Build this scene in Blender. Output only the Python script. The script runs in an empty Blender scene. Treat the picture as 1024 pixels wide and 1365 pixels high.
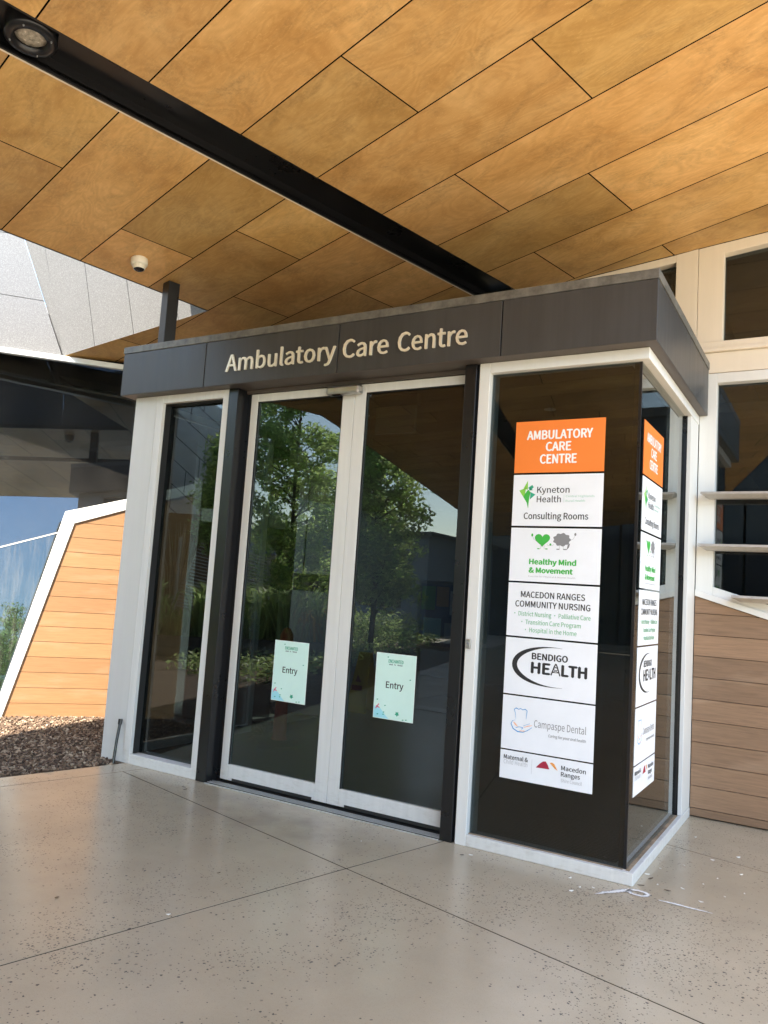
import bpy, bmesh, math, random
from mathutils import Vector, Matrix
random.seed(7)
R = math.radians
sc = bpy.context.scene
col = sc.collection

# ------------------------------------------------------------------ camera, sky, sun, exposure
CAM = Vector((0.947, -4.347, 1.44))
cr, cu, cf = Vector((0.8599, 0.50626, 0.06539)), Vector((-0.00442, -0.12071, 0.99268)), Vector((-0.51045, 0.85389, 0.10156))
cd = bpy.data.cameras.new('camera')
cd.sensor_fit = 'HORIZONTAL'; cd.sensor_width = 36; cd.lens = 36 * 1038.8 / 1024
cd.clip_start = 0.05; cd.clip_end = 2000
co = bpy.data.objects.new('camera', cd); col.objects.link(co)
co.matrix_world = Matrix(((cr.x, cu.x, -cf.x, CAM.x), (cr.y, cu.y, -cf.y, CAM.y), (cr.z, cu.z, -cf.z, CAM.z), (0, 0, 0, 1)))
sc.camera = co
SUN = Vector((-0.036, -0.550, 0.629)).normalized()
world = bpy.data.worlds.new('World'); sc.world = world; world.use_nodes = True
wn = world.node_tree
sky = wn.nodes.new('ShaderNodeTexSky'); sky.sky_type = 'NISHITA'; sky.sun_disc = False
sky.dust_density = 0.7; sky.ozone_density = 1.5; sky.sun_elevation = math.asin(SUN.z); sky.sun_rotation = math.atan2(SUN.x, SUN.y)
bg = wn.nodes['Background']; bg.inputs['Strength'].default_value = 0.15
wb = wn.nodes.new('ShaderNodeMixRGB'); wb.blend_type = 'MULTIPLY'; wb.inputs[0].default_value = 1; wb.inputs[2].default_value = (1.0, .955, .86, 1)   # daylight white balance
wn.links.new(sky.outputs[0], wb.inputs[1]); wn.links.new(wb.outputs[0], bg.inputs['Color'])
sl = bpy.data.lights.new('sun', 'SUN'); sl.energy = 3.0; sl.angle = R(0.53); sl.color = (1.0, 0.92, 0.80)
so = bpy.data.objects.new('sun', sl); col.objects.link(so)
so.rotation_euler = (-SUN).to_track_quat('-Z', 'Y').to_euler()
sc.view_settings.view_transform = 'Standard'; sc.view_settings.look = 'None'
sc.view_settings.exposure = 2.75; sc.view_settings.gamma = 1
sc.cycles.max_bounces = 12; sc.cycles.diffuse_bounces = 5; sc.cycles.transparent_max_bounces = 16
sc.cycles.use_denoising = True
sc.cycles.caustics_reflective = False; sc.cycles.caustics_refractive = False
sc.cycles.sample_clamp_indirect = 6

# ------------------------------------------------------------------ materials
class NT:
    def __init__(s, name):
        s.m = bpy.data.materials.new(name); s.m.use_nodes = True
        s.t = s.m.node_tree; s.b = s.t.nodes['Principled BSDF']; s.out = s.t.nodes['Material Output']
    def n(s, typ, **kw):
        x = s.t.nodes.new('ShaderNode' + typ)
        for k, v in kw.items():
            if k.startswith('i_'):
                key = k[2:]; key = int(key) if key.isdigit() else key.replace('_', ' ')
                x.inputs[key].default_value = v
            else: setattr(x, k, v)
        return x
    def l(s, a, b): s.t.links.new(a, b)
    def ramp(s, fac, stops):
        r = s.n('ValToRGB'); e = r.color_ramp.elements
        while len(e) < len(stops): e.new(0.5)
        for q, (p, c) in zip(e, stops): q.position = p; q.color = (*c, 1) if len(c) == 3 else c
        s.l(fac, r.inputs[0]); return r.outputs[0]
    def math(s, op, a, b=None, clamp=False):
        x = s.n('Math', operation=op); x.use_clamp = clamp
        for i, v in enumerate((a, b)):
            if v is None: continue
            if isinstance(v, (int, float)): x.inputs[i].default_value = v
            else: s.l(v, x.inputs[i])
        return x.outputs[0]
    def mix(s, fac, a, b, mode='MIX'):
        x = s.n('MixRGB', blend_type=mode)
        for i, v in enumerate((fac, a, b)):
            if isinstance(v, (int, float)): x.inputs[i].default_value = v
            elif isinstance(v, tuple): x.inputs[i].default_value = (*v, 1)
            else: s.l(v, x.inputs[i])
        return x.outputs[0]
    def noise(s, vec, scale, detail=4, rough=.55, dist=0):
        x = s.n('TexNoise', i_Scale=scale, i_Detail=detail, i_Roughness=rough, i_Distortion=dist)
        if vec is not None: s.l(vec, x.inputs['Vector'])
        return x.outputs['Fac']
    def coord(s, which='Object'): return s.n('TexCoord').outputs[which]
    def mapping(s, vec, scale=(1, 1, 1), rot=(0, 0, 0), loc=(0, 0, 0)):
        x = s.n('Mapping'); x.inputs['Scale'].default_value = scale; x.inputs['Rotation'].default_value = rot; x.inputs['Location'].default_value = loc
        s.l(vec, x.inputs['Vector']); return x.outputs[0]
    def bump(s, h, strength, dist=.01):
        x = s.n('Bump', i_Strength=strength, i_Distance=dist); s.l(h, x.inputs['Height']); s.l(x.outputs[0], s.b.inputs['Normal'])

def paint(name, c, rough=.45, metal=0, var=.12, scale=3, streak=0, spec=.5, bump=0):
    k = NT(name); v = k.coord()
    f = k.noise(v, scale, 5, .6)
    if streak:
        f2 = k.noise(k.mapping(v, (14, 14, .7)), 1.6, 4, .6); f = k.mix(streak, f, f2)
    lo = tuple(x * (1 - var) for x in c); hi = tuple(min(1, x * (1 + var)) for x in c)
    k.l(k.ramp(f, [(.3, lo), (.7, hi)]), k.b.inputs['Base Color'])
    k.l(k.ramp(f, [(.3, (rough * .85,) * 3), (.7, (min(1, rough * 1.15),) * 3)]), k.b.inputs['Roughness'])
    k.b.inputs['Metallic'].default_value = metal; k.b.inputs['Specular IOR Level'].default_value = spec
    if bump: k.bump(k.noise(v, scale * 30, 3), bump, .002)
    return k.m

def grimy(name, c, rough=.45, zmax=.15):
    k = NT(name); v = k.coord(); f = k.noise(k.mapping(v, (14, 14, .7)), 1.6, 4, .6)
    base = k.ramp(f, [(.3, tuple(x * .94 for x in c)), (.7, tuple(min(1, x * 1.05) for x in c))])
    d = k.ramp(k.noise(k.mapping(v, (3, 3, 9)), 3.2, 6, .72, .4), [(.52, (0,) * 3), (.78, (.42,) * 3)])
    s = k.n('SeparateXYZ'); k.l(v, s.inputs[0]); hz = k.math('SUBTRACT', 1.0, k.math('DIVIDE', s.outputs[2], zmax), True)
    scr = k.ramp(k.noise(k.mapping(v, (2, 2, 60)), 4.0, 3, .6), [(.64, (0,) * 3), (.70, (.30,) * 3)])
    m = k.math('MULTIPLY', k.mix(1, d, scr, 'LIGHTEN'), k.math('POWER', hz, .6), True)
    k.l(k.mix(m, base, (.30, .24, .17)), k.b.inputs['Base Color']); k.b.inputs['Roughness'].default_value = rough
    return k.m

def wood_soffit():
    k = NT('plywood_soffit'); uv = k.coord('UV')
    pid = k.n('Attribute', attribute_name='pid').outputs['Fac']
    off = k.n('CombineXYZ'); k.l(k.math('MULTIPLY', pid, 37.0), off.inputs[0]); k.l(k.math('MULTIPLY', pid, 91.0), off.inputs[1])
    add = k.n('VectorMath', operation='ADD'); k.l(uv, add.inputs[0]); k.l(off.outputs[0], add.inputs[1]); v = add.outputs[0]
    # rotary-cut figure: contour bands of a smooth field, stretched along the sheet
    fld = k.noise(k.mapping(v, (1.0, 2.6, 1)), 1.15, 3, .5, .5)
    band = k.math('SINE', k.math('MULTIPLY', fld, 120.0))
    fine = k.noise(k.mapping(v, (5, 46, 1)), 2.2, 4, .65)
    cloud = k.noise(k.mapping(v, (1, 1.7, 1)), 1.7, 5, .6, .6)
    c = k.ramp(cloud, [(.28, (.50, .290, .110)), (.5, (.67, .425, .182)), (.74, (.82, .565, .27))])
    c = k.mix(k.math('MULTIPLY', k.math('ADD', band, 1.0), .10), c, (.34, .175, .050))
    c = k.mix(k.math('MULTIPLY', fine, .46), c, (.38, .20, .055))
    ray = k.noise(k.mapping(v, (7, 20, 1), (0, 0, .5)), 3.0, 3, .7, 1.5)
    c = k.mix(k.ramp(ray, [(.55, (0, 0, 0)), (.72, (.30, .30, .30))]), c, (.85, .60, .27))
    pv = k.n('HueSaturation'); k.l(c, pv.inputs['Color'])
    k.l(k.math('ADD', k.math('MULTIPLY', pid, .42), .84), pv.inputs['Value']); pv.inputs['Saturation'].default_value = 1.04
    k.l(k.math('ADD', k.math('MULTIPLY', k.math('FRACT', k.math('MULTIPLY', pid, 7.7)), .010), .494), pv.inputs['Hue'])
    # grime: dark smudges in drifts
    g = k.ramp(k.noise(k.mapping(v, (1, 1.4, 1)), 2.6, 7, .68, .9), [(.47, (0, 0, 0)), (.76, (.62, .62, .62))])
    gf = k.ramp(k.noise(v, 55, 3, .7), [(.4, (.35,) * 3), (.65, (1,) * 3)])
    c2 = k.mix(k.mix(1, g, gf, 'MULTIPLY'), pv.outputs[0], (.135, .085, .040))
    k.l(c2, k.b.inputs['Base Color'])
    k.l(k.ramp(cloud, [(.3, (.40,) * 3), (.7, (.54,) * 3)]), k.b.inputs['Roughness'])
    k.b.inputs['Specular IOR Level'].default_value = .4
    k.bump(fine, .08, .002)
    return k.m

def timber_board(name, base, var=.22, rough=.55):
    k = NT(name); uv = k.coord('UV'); pid = k.n('Attribute', attribute_name='pid').outputs['Fac']
    off = k.n('CombineXYZ'); k.l(k.math('MULTIPLY', pid, 53.0), off.inputs[0]); k.l(k.math('MULTIPLY', pid, 29.0), off.inputs[1])
    add = k.n('VectorMath', operation='ADD'); k.l(uv, add.inputs[0]); k.l(off.outputs[0], add.inputs[1]); v = add.outputs[0]
    f = k.noise(k.mapping(v, (2.2, 34, 1)), 2.0, 6, .65, .8)
    lo = tuple(x * (1 - var) for x in base); hi = tuple(x * (1 + var * .8) for x in base)
    c = k.ramp(f, [(.3, lo), (.52, base), (.72, hi)])
    h = k.n('HueSaturation'); k.l(c, h.inputs['Color'])
    k.l(k.math('ADD', k.math('MULTIPLY', pid, .32), .84), h.inputs['Value'])
    fade = k.ramp(k.noise(k.mapping(v, (1.2, 5, 1)), 1.6, 3, .5), [(.55, (0,) * 3), (.8, (.22,) * 3)])
    k.l(k.mix(fade, h.outputs[0], (.62, .46, .32)), k.b.inputs['Base Color'])
    k.b.inputs['Roughness'].default_value = rough; k.bump(f, .12, .002)
    return k.m

def concrete():
    k = NT('sealed_concrete'); v = k.coord()
    big = k.noise(v, .55, 4, .55, .3); mid = k.noise(v, 2.6, 5, .6); fin = k.noise(v, 60, 3, .7)
    c = k.ramp(big, [(.3, (.352, .286, .190)), (.5, (.438, .362, .250)), (.72, (.535, .456, .330))])
    c = k.mix(k.ramp(mid, [(.35, (0,) * 3), (.75, (.32,) * 3)]), c, (.275, .225, .152))
    c = k.mix(k.math('MULTIPLY', fin, .30), c, (.56, .48, .37))
    c = k.mix(k.ramp(k.noise(v, 210, 2, .6), [(.60, (0,) * 3), (.68, (.40,) * 3)]), c, (.20, .155, .11))
    # exposed aggregate: dark chips, only where the surface has been ground through
    vo = k.n('TexVoronoi', i_Scale=68.0, i_Randomness=1.0); k.l(k.mapping(v, (1, 1, .01)), vo.inputs['Vector'])
    sep = k.n('SeparateColor'); k.l(vo.outputs['Color'], sep.inputs[0])
    warp = k.math('ADD', vo.outputs['Distance'], k.math('MULTIPLY', k.math('SUBTRACT', k.noise(v, 140, 3), .5), .8))
    size = k.math('MULTIPLY', k.math('POWER', sep.outputs[0], 1.1), .42)
    chip = k.math('LESS_THAN', warp, size)
    patch = k.ramp(k.noise(v, .75, 6, .72), [(.44, (.02,) * 3), (.53, (.38,) * 3), (.62, (.92,) * 3)])
    sel = k.math('LESS_THAN', sep.outputs[1], patch)
    vo2 = k.n('TexVoronoi', i_Scale=95.0); k.l(k.mapping(v, (1, 1, .01)), vo2.inputs['Vector'])
    sp2 = k.n('SeparateColor'); k.l(vo2.outputs['Color'], sp2.inputs[0])
    chip2 = k.math('MULTIPLY', k.math('LESS_THAN', vo2.outputs['Distance'], .26), k.math('LESS_THAN', sp2.outputs[2], k.math('MULTIPLY', patch, .22)))
    m = k.math('MAXIMUM', k.math('MULTIPLY', chip, sel), chip2, True)
    chipc = k.ramp(sep.outputs[2], [(0, (.030, .026, .024)), (.7, (.085, .070, .058)), (.95, (.22, .18, .13))])
    c = k.mix(k.math('MULTIPLY', m, .93), c, chipc)
    # foot-worn stain in front of the doors
    sx = k.n('SeparateXYZ'); k.l(v, sx.inputs[0])
    wx = k.math('POWER', k.math('DIVIDE', k.math('ADD', sx.outputs[0], 2.1), 1.0), 2.0); wy = k.math('POWER', k.math('DIVIDE', k.math('ADD', sx.outputs[1], .35), .42), 2.0)
    wr = k.math('SUBTRACT', 1.0, k.math('ADD', wx, wy), True)
    c = k.mix(k.math('MULTIPLY', k.math('MULTIPLY', wr, k.ramp(k.noise(v, 4.5, 5, .65), [(.35, (0,) * 3), (.7, (1,) * 3)])), .55), c, (.16, .125, .105))
    st = k.ramp(k.noise(v, 1.5, 6, .7, .4), [(.62, (0,) * 3), (.80, (.34,) * 3)])
    c = k.mix(st, c, (.24, .175, .13))
    k.l(c, k.b.inputs['Base Color'])
    k.l(k.ramp(mid, [(.3, (.36,) * 3), (.75, (.54,) * 3)]), k.b.inputs['Roughness'])
    k.b.inputs['Specular IOR Level'].default_value = .5
    k.b.inputs['Coat Weight'].default_value = .55; k.b.inputs['Coat Roughness'].default_value = .22
    k.bump(k.noise(v, 7, 4), .05, .003)
    return k.m

def glass(name, tint, r0, dirt=0, ripple=.0, wash=0, gcol=(.96, 1, .99)):
    k = NT(name); t = k.t; t.nodes.remove(k.b)
    tr = k.n('BsdfTransparent'); tr.inputs[0].default_value = (*tint, 1)
    gl = k.n('BsdfGlossy'); gl.inputs['Roughness'].default_value = .0; gl.inputs['Color'].default_value = (*gcol, 1)
    ge = k.n('NewGeometry'); dp = k.n('VectorMath', operation='DOT_PRODUCT'); k.l(ge.outputs['Incoming'], dp.inputs[0]); k.l(ge.outputs['Normal'], dp.inputs[1])
    cs = k.math('SUBTRACT', 1.0, k.math('ABSOLUTE', dp.outputs['Value']))
    fac = k.math('ADD', k.math('MULTIPLY', k.math('POWER', cs, 4.5), 1 - r0), r0, True)
    mx = k.n('MixShader'); k.l(fac, mx.inputs[0]); k.l(tr.outputs[0], mx.inputs[1]); k.l(gl.outputs[0], mx.inputs[2])
    res = mx.outputs[0]
    v = k.coord()
    if ripple:
        b = k.n('Bump', i_Strength=ripple, i_Distance=.02); k.l(k.noise(k.mapping(v, (1, 1, .6)), 2.3, 2, .4), b.inputs['Height']); k.l(b.outputs[0], gl.inputs['Normal'])
    if dirt:
        df = k.n('BsdfDiffuse'); df.inputs[0].default_value = (.55, .50, .43, 1)
        sp = k.noise(v, 130, 3, .75); cl = k.noise(v, 2.2, 4, .6)
        d = k.math('MULTIPLY', k.math('MULTIPLY', k.ramp(sp, [(.45, (.35,) * 3), (.68, (1,) * 3)]), k.ramp(cl, [(.3, (.35,) * 3), (.7, (1,) * 3)])), dirt)
        if wash:
            w = k.noise(k.mapping(v, (9, 9, .35)), 3.0, 5, .7)
            d = k.math('ADD', d, k.math('MULTIPLY', k.ramp(w, [(.45, (0,) * 3), (.75, (1,) * 3)]), wash))
        m2 = k.n('MixShader'); k.l(d, m2.inputs[0]); k.l(res, m2.inputs[1]); k.l(df.outputs[0], m2.inputs[2]); res = m2.outputs[0]
    k.l(res, k.out.inputs['Surface'])
    return k.m

def cladding_mat():
    k = NT('speckled_cladding'); v = k.coord()
    s = k.noise(v, 95, 3, .75); b = k.noise(v, 1.3, 3)
    c = k.ramp(s, [(.34, (.138, .135, .132)), (.5, (.170, .167, .163)), (.70, (.27, .266, .262))])
    c = k.mix(k.math('MULTIPLY', b, .25), c, (.14, .138, .136)); k.l(c, k.b.inputs['Base Color'])
    k.b.inputs['Roughness'].default_value = .42
    return k.m

def leaf_mat(name, c, tr=.35):
    k = NT(name); t = k.t; t.nodes.remove(k.b)
    rnd = k.n('Attribute', attribute_name='pid').outputs['Fac']
    cc = k.ramp(rnd, [(0, tuple(x * .55 for x in c)), (.6, c), (1, tuple(min(1, x * 1.7) for x in c))])
    d = k.n('BsdfDiffuse'); k.l(cc, d.inputs[0]); s = k.n('BsdfTranslucent'); bc = k.n('HueSaturation'); bc.inputs['Value'].default_value = 3.0; bc.inputs['Saturation'].default_value = .78; k.l(cc, bc.inputs['Color']); k.l(bc.outputs[0], s.inputs[0])
    m = k.n('MixShader'); m.inputs[0].default_value = tr; k.l(d.outputs[0], m.inputs[1]); k.l(s.outputs[0], m.inputs[2])
    g = k.n('BsdfGlossy'); g.inputs['Roughness'].default_value = .45
    m2 = k.n('MixShader'); m2.inputs[0].default_value = .06; k.l(m.outputs[0], m2.inputs[1]); k.l(g.outputs[0], m2.inputs[2])
    k.l(m2.outputs[0], k.out.inputs['Surface']); return k.m

def varied(name, stops, rough=.8):
    k = NT(name); rnd = k.n('Attribute', attribute_name='pid').outputs['Fac']
    c = k.ramp(rnd, stops); f = k.noise(k.coord(), 60, 3)
    k.l(k.mix(k.math('MULTIPLY', f, .35), c, (.03, .02, .012)), k.b.inputs['Base Color']); k.b.inputs['Roughness'].default_value = rough
    return k.m

def ribbed():
    k = NT('ribbed_mat'); v = k.coord(); s = k.n('SeparateXYZ'); k.l(v, s.inputs[0])
    w = k.math('SINE', k.math('MULTIPLY', s.outputs[1], 2 * math.pi / .028))
    c = k.ramp(k.math('ADD', k.math('MULTIPLY', w, .5), .5), [(.35, (.012, .012, .013)), (.7, (.07, .07, .068)), (.95, (.34, .34, .33))])
    k.l(c, k.b.inputs['Base Color']); k.b.inputs['Roughness'].default_value = .6; k.bump(w, .5, .003); return k.m

def spray():
    k = NT('white_spray_paint'); k.b.inputs['Base Color'].default_value = (.80, .79, .77, 1); k.b.inputs['Roughness'].default_value = .85
    s = k.n('SeparateXYZ'); k.l(k.coord('UV'), s.inputs[0]); e = k.math('SUBTRACT', 1.0, k.math('ABSOLUTE', k.math('SUBTRACT', k.math('MULTIPLY', s.outputs[1], 2.0), 1.0)), True)
    f = k.noise(k.coord(), 70, 4, .7); a = k.math('MULTIPLY', k.math('ADD', e, k.math('MULTIPLY', k.math('SUBTRACT', f, .55), 1.5)), 1.5, True)
    k.l(k.math('MULTIPLY', a, .95), k.b.inputs['Alpha']); return k.m

def flat(name, c, rough=.5): return paint(name, c, rough, 0, .03, 6)

M = dict(
    sill=grimy('weathered_sill', (.66, .65, .62), .5, .16), doorw=grimy('door_aluminium', (.70, .695, .67), .42, .22),
    ply=wood_soffit(), board=timber_board('timber_board', (.325, .170, .074), .13), brown=timber_board('shaded_timber_board', (.235, .140, .080)), conc=concrete(),  # brown repeats the timber board with the right wall's shade put into its colour
    white=paint('white_aluminium', (.70, .695, .67), .42, 0, .05, 2.2, .5), pale=paint('pale_grey_sheet', (.64, .635, .61), .38, .0, .05, 1.2, .4),
    cream=paint('cream_painted_frame', (.74, .66, .55), .5, 0, .05, 1.5, .5),
    fascia=paint('charcoal_panel', (.044, .0435, .0435), .42, 0, .25, 1.6, .55, .5), cap=paint('galvanised_cap', (.15, .145, .13), .5, .35, .5, 14, .2),
    black=paint('black_powdercoat', (.007, .007, .008), .30, 0, .1, 4, .1), dark=paint('dark_recess', (.006, .006, .006), .95, spec=.0),
    steel=paint('brushed_steel', (.52, .51, .49), .3, .9, .08, 4), gold=paint('satin_champagne_metal', (.86, .80, .66), .38, .45, .08, 2),
    trim=paint('bright_metal_trim', (.72, .72, .71), .35, .3, .06, 3), galv=paint('louvre_alloy', (.44, .41, .37), .42, .35, .10, 30, 0, .5, .1),
    soffmetal=paint('brown_under_panel', (.085, .070, .060), .5), rubber=paint('black_rubber', (.018, .018, .018), .6), silver=paint('silver_bar', (.62, .62, .60), .35, .6, .1, 10),
    glass=glass('tinted_glass', (.42, .46, .465), .052, .010, .003), glassw=glass('dusty_glass', (.30, .35, .40), .085, .09, .002, 0, (.62, .80, 1.0)),
    glassl=glass('streaked_glass', (.30, .35, .40), .085, .05, .002, .13, (.66, .84, 1.0)), glassb=glass('window_glass', (.36, .40, .40), .052, .012, .003),
    clad=cladding_mat(), cam=paint('ivory_plastic', (.74, .70, .60), .4), dome=paint('smoked_dome', (.012, .012, .014), .08, 0, .1),
    lens=paint('prismatic_lamp_glass', (.45, .41, .34), .25, .2, .5, 40, 0, .7, .6), mat=ribbed(),
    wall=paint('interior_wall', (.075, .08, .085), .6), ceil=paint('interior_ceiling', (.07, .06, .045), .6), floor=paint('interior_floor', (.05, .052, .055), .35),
    signw=flat('sign_white', (.80, .82, .86)), orange=flat('sign_orange', (.86, .22, .035)), ink=flat('ink_black', (.018, .018, .02)), inkw=flat('ink_white', (.88, .88, .88)),
    green=flat('ink_green', (.05, .42, .06)), lime=flat('ink_lime', (.24, .58, .07)), teal=flat('ink_teal', (.03, .36, .22)), pgreen=flat('ink_pale_green', (.16, .45, .24)), mgreen=flat('ink_soft_green', (.40, .64, .52)),
    grey=flat('ink_grey', (.22, .22, .23)), lgrey=flat('ink_light_grey', (.46, .47, .49)), blue=flat('ink_blue', (.06, .30, .62)), peach=flat('ink_peach', (.85, .46, .28)), red=flat('ink_red', (.36, .02, .05)), amber=flat('ink_amber', (.78, .32, .07)),
    mint=flat('poster_mint', (.66, .88, .80)), cyan=flat('poster_cyan', (.36, .74, .82)), pink=flat('poster_pink', (.80, .15, .25)), pedge=flat('poster_edge', (.80, .92, .86)),
    bollard=paint('orange_bollard_plastic', (.90, .11, .04), .45), yellow=paint('yellow_sign_plastic', (.88, .58, .03), .45), navy=paint('navy_board', (.03, .06, .20), .5),
    bark=varied('bark_chip', [(0, (.055, .032, .022)), (.45, (.165, .105, .066)), (.8, (.30, .21, .14)), (1, (.48, .38, .27))]), soil=paint('dark_soil', (.085, .055, .038), .9, 0, .4, 12),
    leaf=leaf_mat('tree_leaf', (.21, .285, .060), .62), leafb=leaf_mat('strappy_leaf', (.22, .30, .085), .4), plume=leaf_mat('dry_plume', (.40, .33, .24)), yel=leaf_mat('yellow_leaf', (.50, .30, .02)),
    trunk=paint('bark', (.11, .08, .06), .85, 0, .3, 15, 0, .3, .5), planter=paint('planter_steel', (.05, .05, .055), .5),
    asph=paint('asphalt', (.10, .098, .095), .85, 0, .2, 3), pave=paint('sunlit_paving', (.60, .54, .45), .8, 0, .12, .6), grass=paint('lawn', (.075, .105, .03), .9, 0, .35, 1.2),
    farw=paint('far_wall', (.40, .37, .33), .7), petal=flat('petal_white', (.80, .78, .72)), dryleaf=flat('dry_leaf_brown', (.10, .06, .035)), chalk=spray(),
    edgep=paint('dark_edge_panel', (.05, .052, .056), .5, 0, .15, 2, .3),
    roof=paint('roof_sheet', (.30, .30, .30), .5), darkglass=paint('dark_facade', (.022, .028, .040), .25, 0, .2, 1),
    palep=paint('pale_panel', (.86, .86, .84), .4, 0, .06, 2),
    grime=paint('sill_grime', (.30, .22, .14), .9, 0, .4, 9),
    batten=paint('batten_sheet', (.055, .032, .018), .9),
    joint=paint('joint_sealant', (.030, .026, .022), .95, spec=.05),
    slate=paint('slate_wall', (.15, .19, .25), .7, 0, .1, 1),
    screw=paint('screw_head', (.5, .5, .48), .3, .9))

# ------------------------------------------------------------------ mesh helpers
def clip(poly, a, b, c):
    """keep the side a*x+b*y<=c of a convex 2-D polygon"""
    out = []
    for i in range(len(poly)):
        p, q = poly[i], poly[(i + 1) % len(poly)]
        dp, dq = a * p[0] + b * p[1] - c, a * q[0] + b * q[1] - c
        if dp <= 0: out.append(p)
        if dp * dq < 0:
            t = dp / (dp - dq); out.append((p[0] + t * (q[0] - p[0]), p[1] + t * (q[1] - p[1])))
    return out
def clip_poly(poly, conv):
    n = len(conv); area = sum(conv[i][0] * conv[(i + 1) % n][1] - conv[(i + 1) % n][0] * conv[i][1] for i in range(n))
    if area < 0: conv = conv[::-1]
    for i in range(n):
        (x0, y0), (x1, y1) = conv[i], conv[(i + 1) % n]
        a, b = (y1 - y0), -(x1 - x0); poly = clip(poly, a, b, a * x0 + b * y0)
        if len(poly) < 3: return []
    return poly

class MB:
    def __init__(s): s.marks = []; s.v = []; s.f = []; s.pid = []; s.uv = []; s.use_uv = False
    def face(s, pts, pid=0., uv=None):
        i = len(s.v); s.v += [tuple(p) for p in pts]; s.f.append(tuple(range(i, i + len(pts)))); s.pid.append(pid)
        if uv: s.use_uv = True
        s.uv.append(uv or [(0, 0)] * len(pts)); return s
    def hull8(s, P, pid=0., uvf=None):
        i = len(s.v); s.v += [tuple(p) for p in P]
        for q in ((0, 3, 2, 1), (4, 5, 6, 7), (0, 1, 5, 4), (1, 2, 6, 5), (2, 3, 7, 6), (3, 0, 4, 7)):
            s.f.append(tuple(i + k for k in q)); s.pid.append(pid)
            s.uv.append([uvf(P[k]) for k in q] if uvf else [(0, 0)] * 4)
        if uvf: s.use_uv = True
        return s
    def box(s, x0, x1, y0, y1, z0, z1, pid=0., uvf=None):
        return s.hull8([(x0, y0, z0), (x1, y0, z0), (x1, y1, z0), (x0, y1, z0), (x0, y0, z1), (x1, y0, z1), (x1, y1, z1), (x0, y1, z1)], pid, uvf)
    def prism(s, pts, vec, pid=0., uvf=None):
        """3-D polygon extruded by vec"""
        n = len(pts); vec = Vector(vec); A = [Vector(p) for p in pts]; B = [p + vec for p in A]; i = len(s.v)
        nor = Vector((0, 0, 0))
        for k in range(n): nor += A[k].cross(A[(k + 1) % n])
        s.v += [tuple(p) for p in A + B]
        F = [tuple(range(i, i + n)), tuple(range(i + 2 * n - 1, i + n - 1, -1))] + [(i + (k + 1) % n, i + k, i + n + k, i + n + (k + 1) % n) for k in range(n)]
        if nor.dot(vec) > 0: F = [tuple(reversed(f)) for f in F]
        allp = A + B
        for f in F:
            s.f.append(f); s.pid.append(pid); s.uv.append([uvf(allp[k - i]) for k in f] if uvf else [(0, 0)] * len(f))
        if uvf: s.use_uv = True
        return s
    def tube(s, path, rad, n=10, cap=True):
        path = [Vector(p) for p in path]; rads = rad if isinstance(rad, (list, tuple)) else [rad] * len(path); rings = []
        for k, p in enumerate(path):
            d = (path[min(k + 1, len(path) - 1)] - path[max(k - 1, 0)]).normalized()
            a = d.orthogonal().normalized() if k == 0 else (pa - d * pa.dot(d)).normalized()
            pa = a; b = d.cross(a); i = len(s.v); rings.append(i)
            s.v += [tuple(p + (a * math.cos(2 * math.pi * t / n) + b * math.sin(2 * math.pi * t / n)) * rads[k]) for t in range(n)]
        for r0, r1 in zip(rings, rings[1:]):
            for t in range(n): s.f.append((r0 + t, r0 + (t + 1) % n, r1 + (t + 1) % n, r1 + t)); s.pid.append(0); s.uv.append([(0, 0)] * 4)
        if cap:
            for r0, rev in ((rings[0], True), (rings[-1], False)):
                f = tuple(range(r0, r0 + n)); s.f.append(f[::-1] if rev else f); s.pid.append(0); s.uv.append([(0, 0)] * n)
        return s
    def lathe(s, prof, c=(0, 0, 0), axis=(0, 0, 1), n=32):
        axis = Vector(axis).normalized(); a = axis.orthogonal().normalized(); b = axis.cross(a); c = Vector(c); rings = []
        for r, h in prof:
            i = len(s.v); rings.append(i)
            s.v += [tuple(c + axis * h + (a * math.cos(2 * math.pi * t / n) + b * math.sin(2 * math.pi * t / n)) * max(r, 1e-5)) for t in range(n)]
        for r0, r1 in zip(rings, rings[1:]):
            for t in range(n): s.f.append((r0 + t, r0 + (t + 1) % n, r1 + (t + 1) % n, r1 + t)); s.pid.append(0); s.uv.append([(0, 0)] * 4)
        return s
    def lines(s):
        """one builder per line of lettering"""
        cuts = sorted(set([0] + [k for k in s.marks if k > 0] + [len(s.f)])); out = []
        for a, b in zip(cuts, cuts[1:]):
            m = MB()
            for k in range(a, b): m.face([s.v[i] for i in s.f[k]], s.pid[k])
            out.append(m)
        return out
    def build(s, name, mat, parent=None, bevel=0, smooth=False, local=False):
        me = bpy.data.meshes.new(name); me.from_pydata(s.v, [], s.f); me.update()
        if any(s.pid):
            a = me.attributes.new('pid', 'FLOAT', 'FACE'); a.data.foreach_set('value', s.pid)
        if s.use_uv:
            u = me.uv_layers.new(name='UVMap'); flatuv = []
            for f in s.uv:
                for c in f: flatuv += [c[0], c[1]]
            u.data.foreach_set('uv', flatuv)
        me.materials.append(mat)
        if smooth: me.polygons.foreach_set('use_smooth', [True] * len(me.polygons))
        o = bpy.data.objects.new(name, me); col.objects.link(o)
        if parent is not None:
            o.parent = parent
            if not local: o.matrix_parent_inverse = ROOT[parent.name].inverted()
        if bevel:
            b = o.modifiers.new('bevel', 'BEVEL'); b.width = bevel; b.segments = 2; b.limit_method = 'ANGLE'; b.angle_limit = R(40)
        return o

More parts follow.
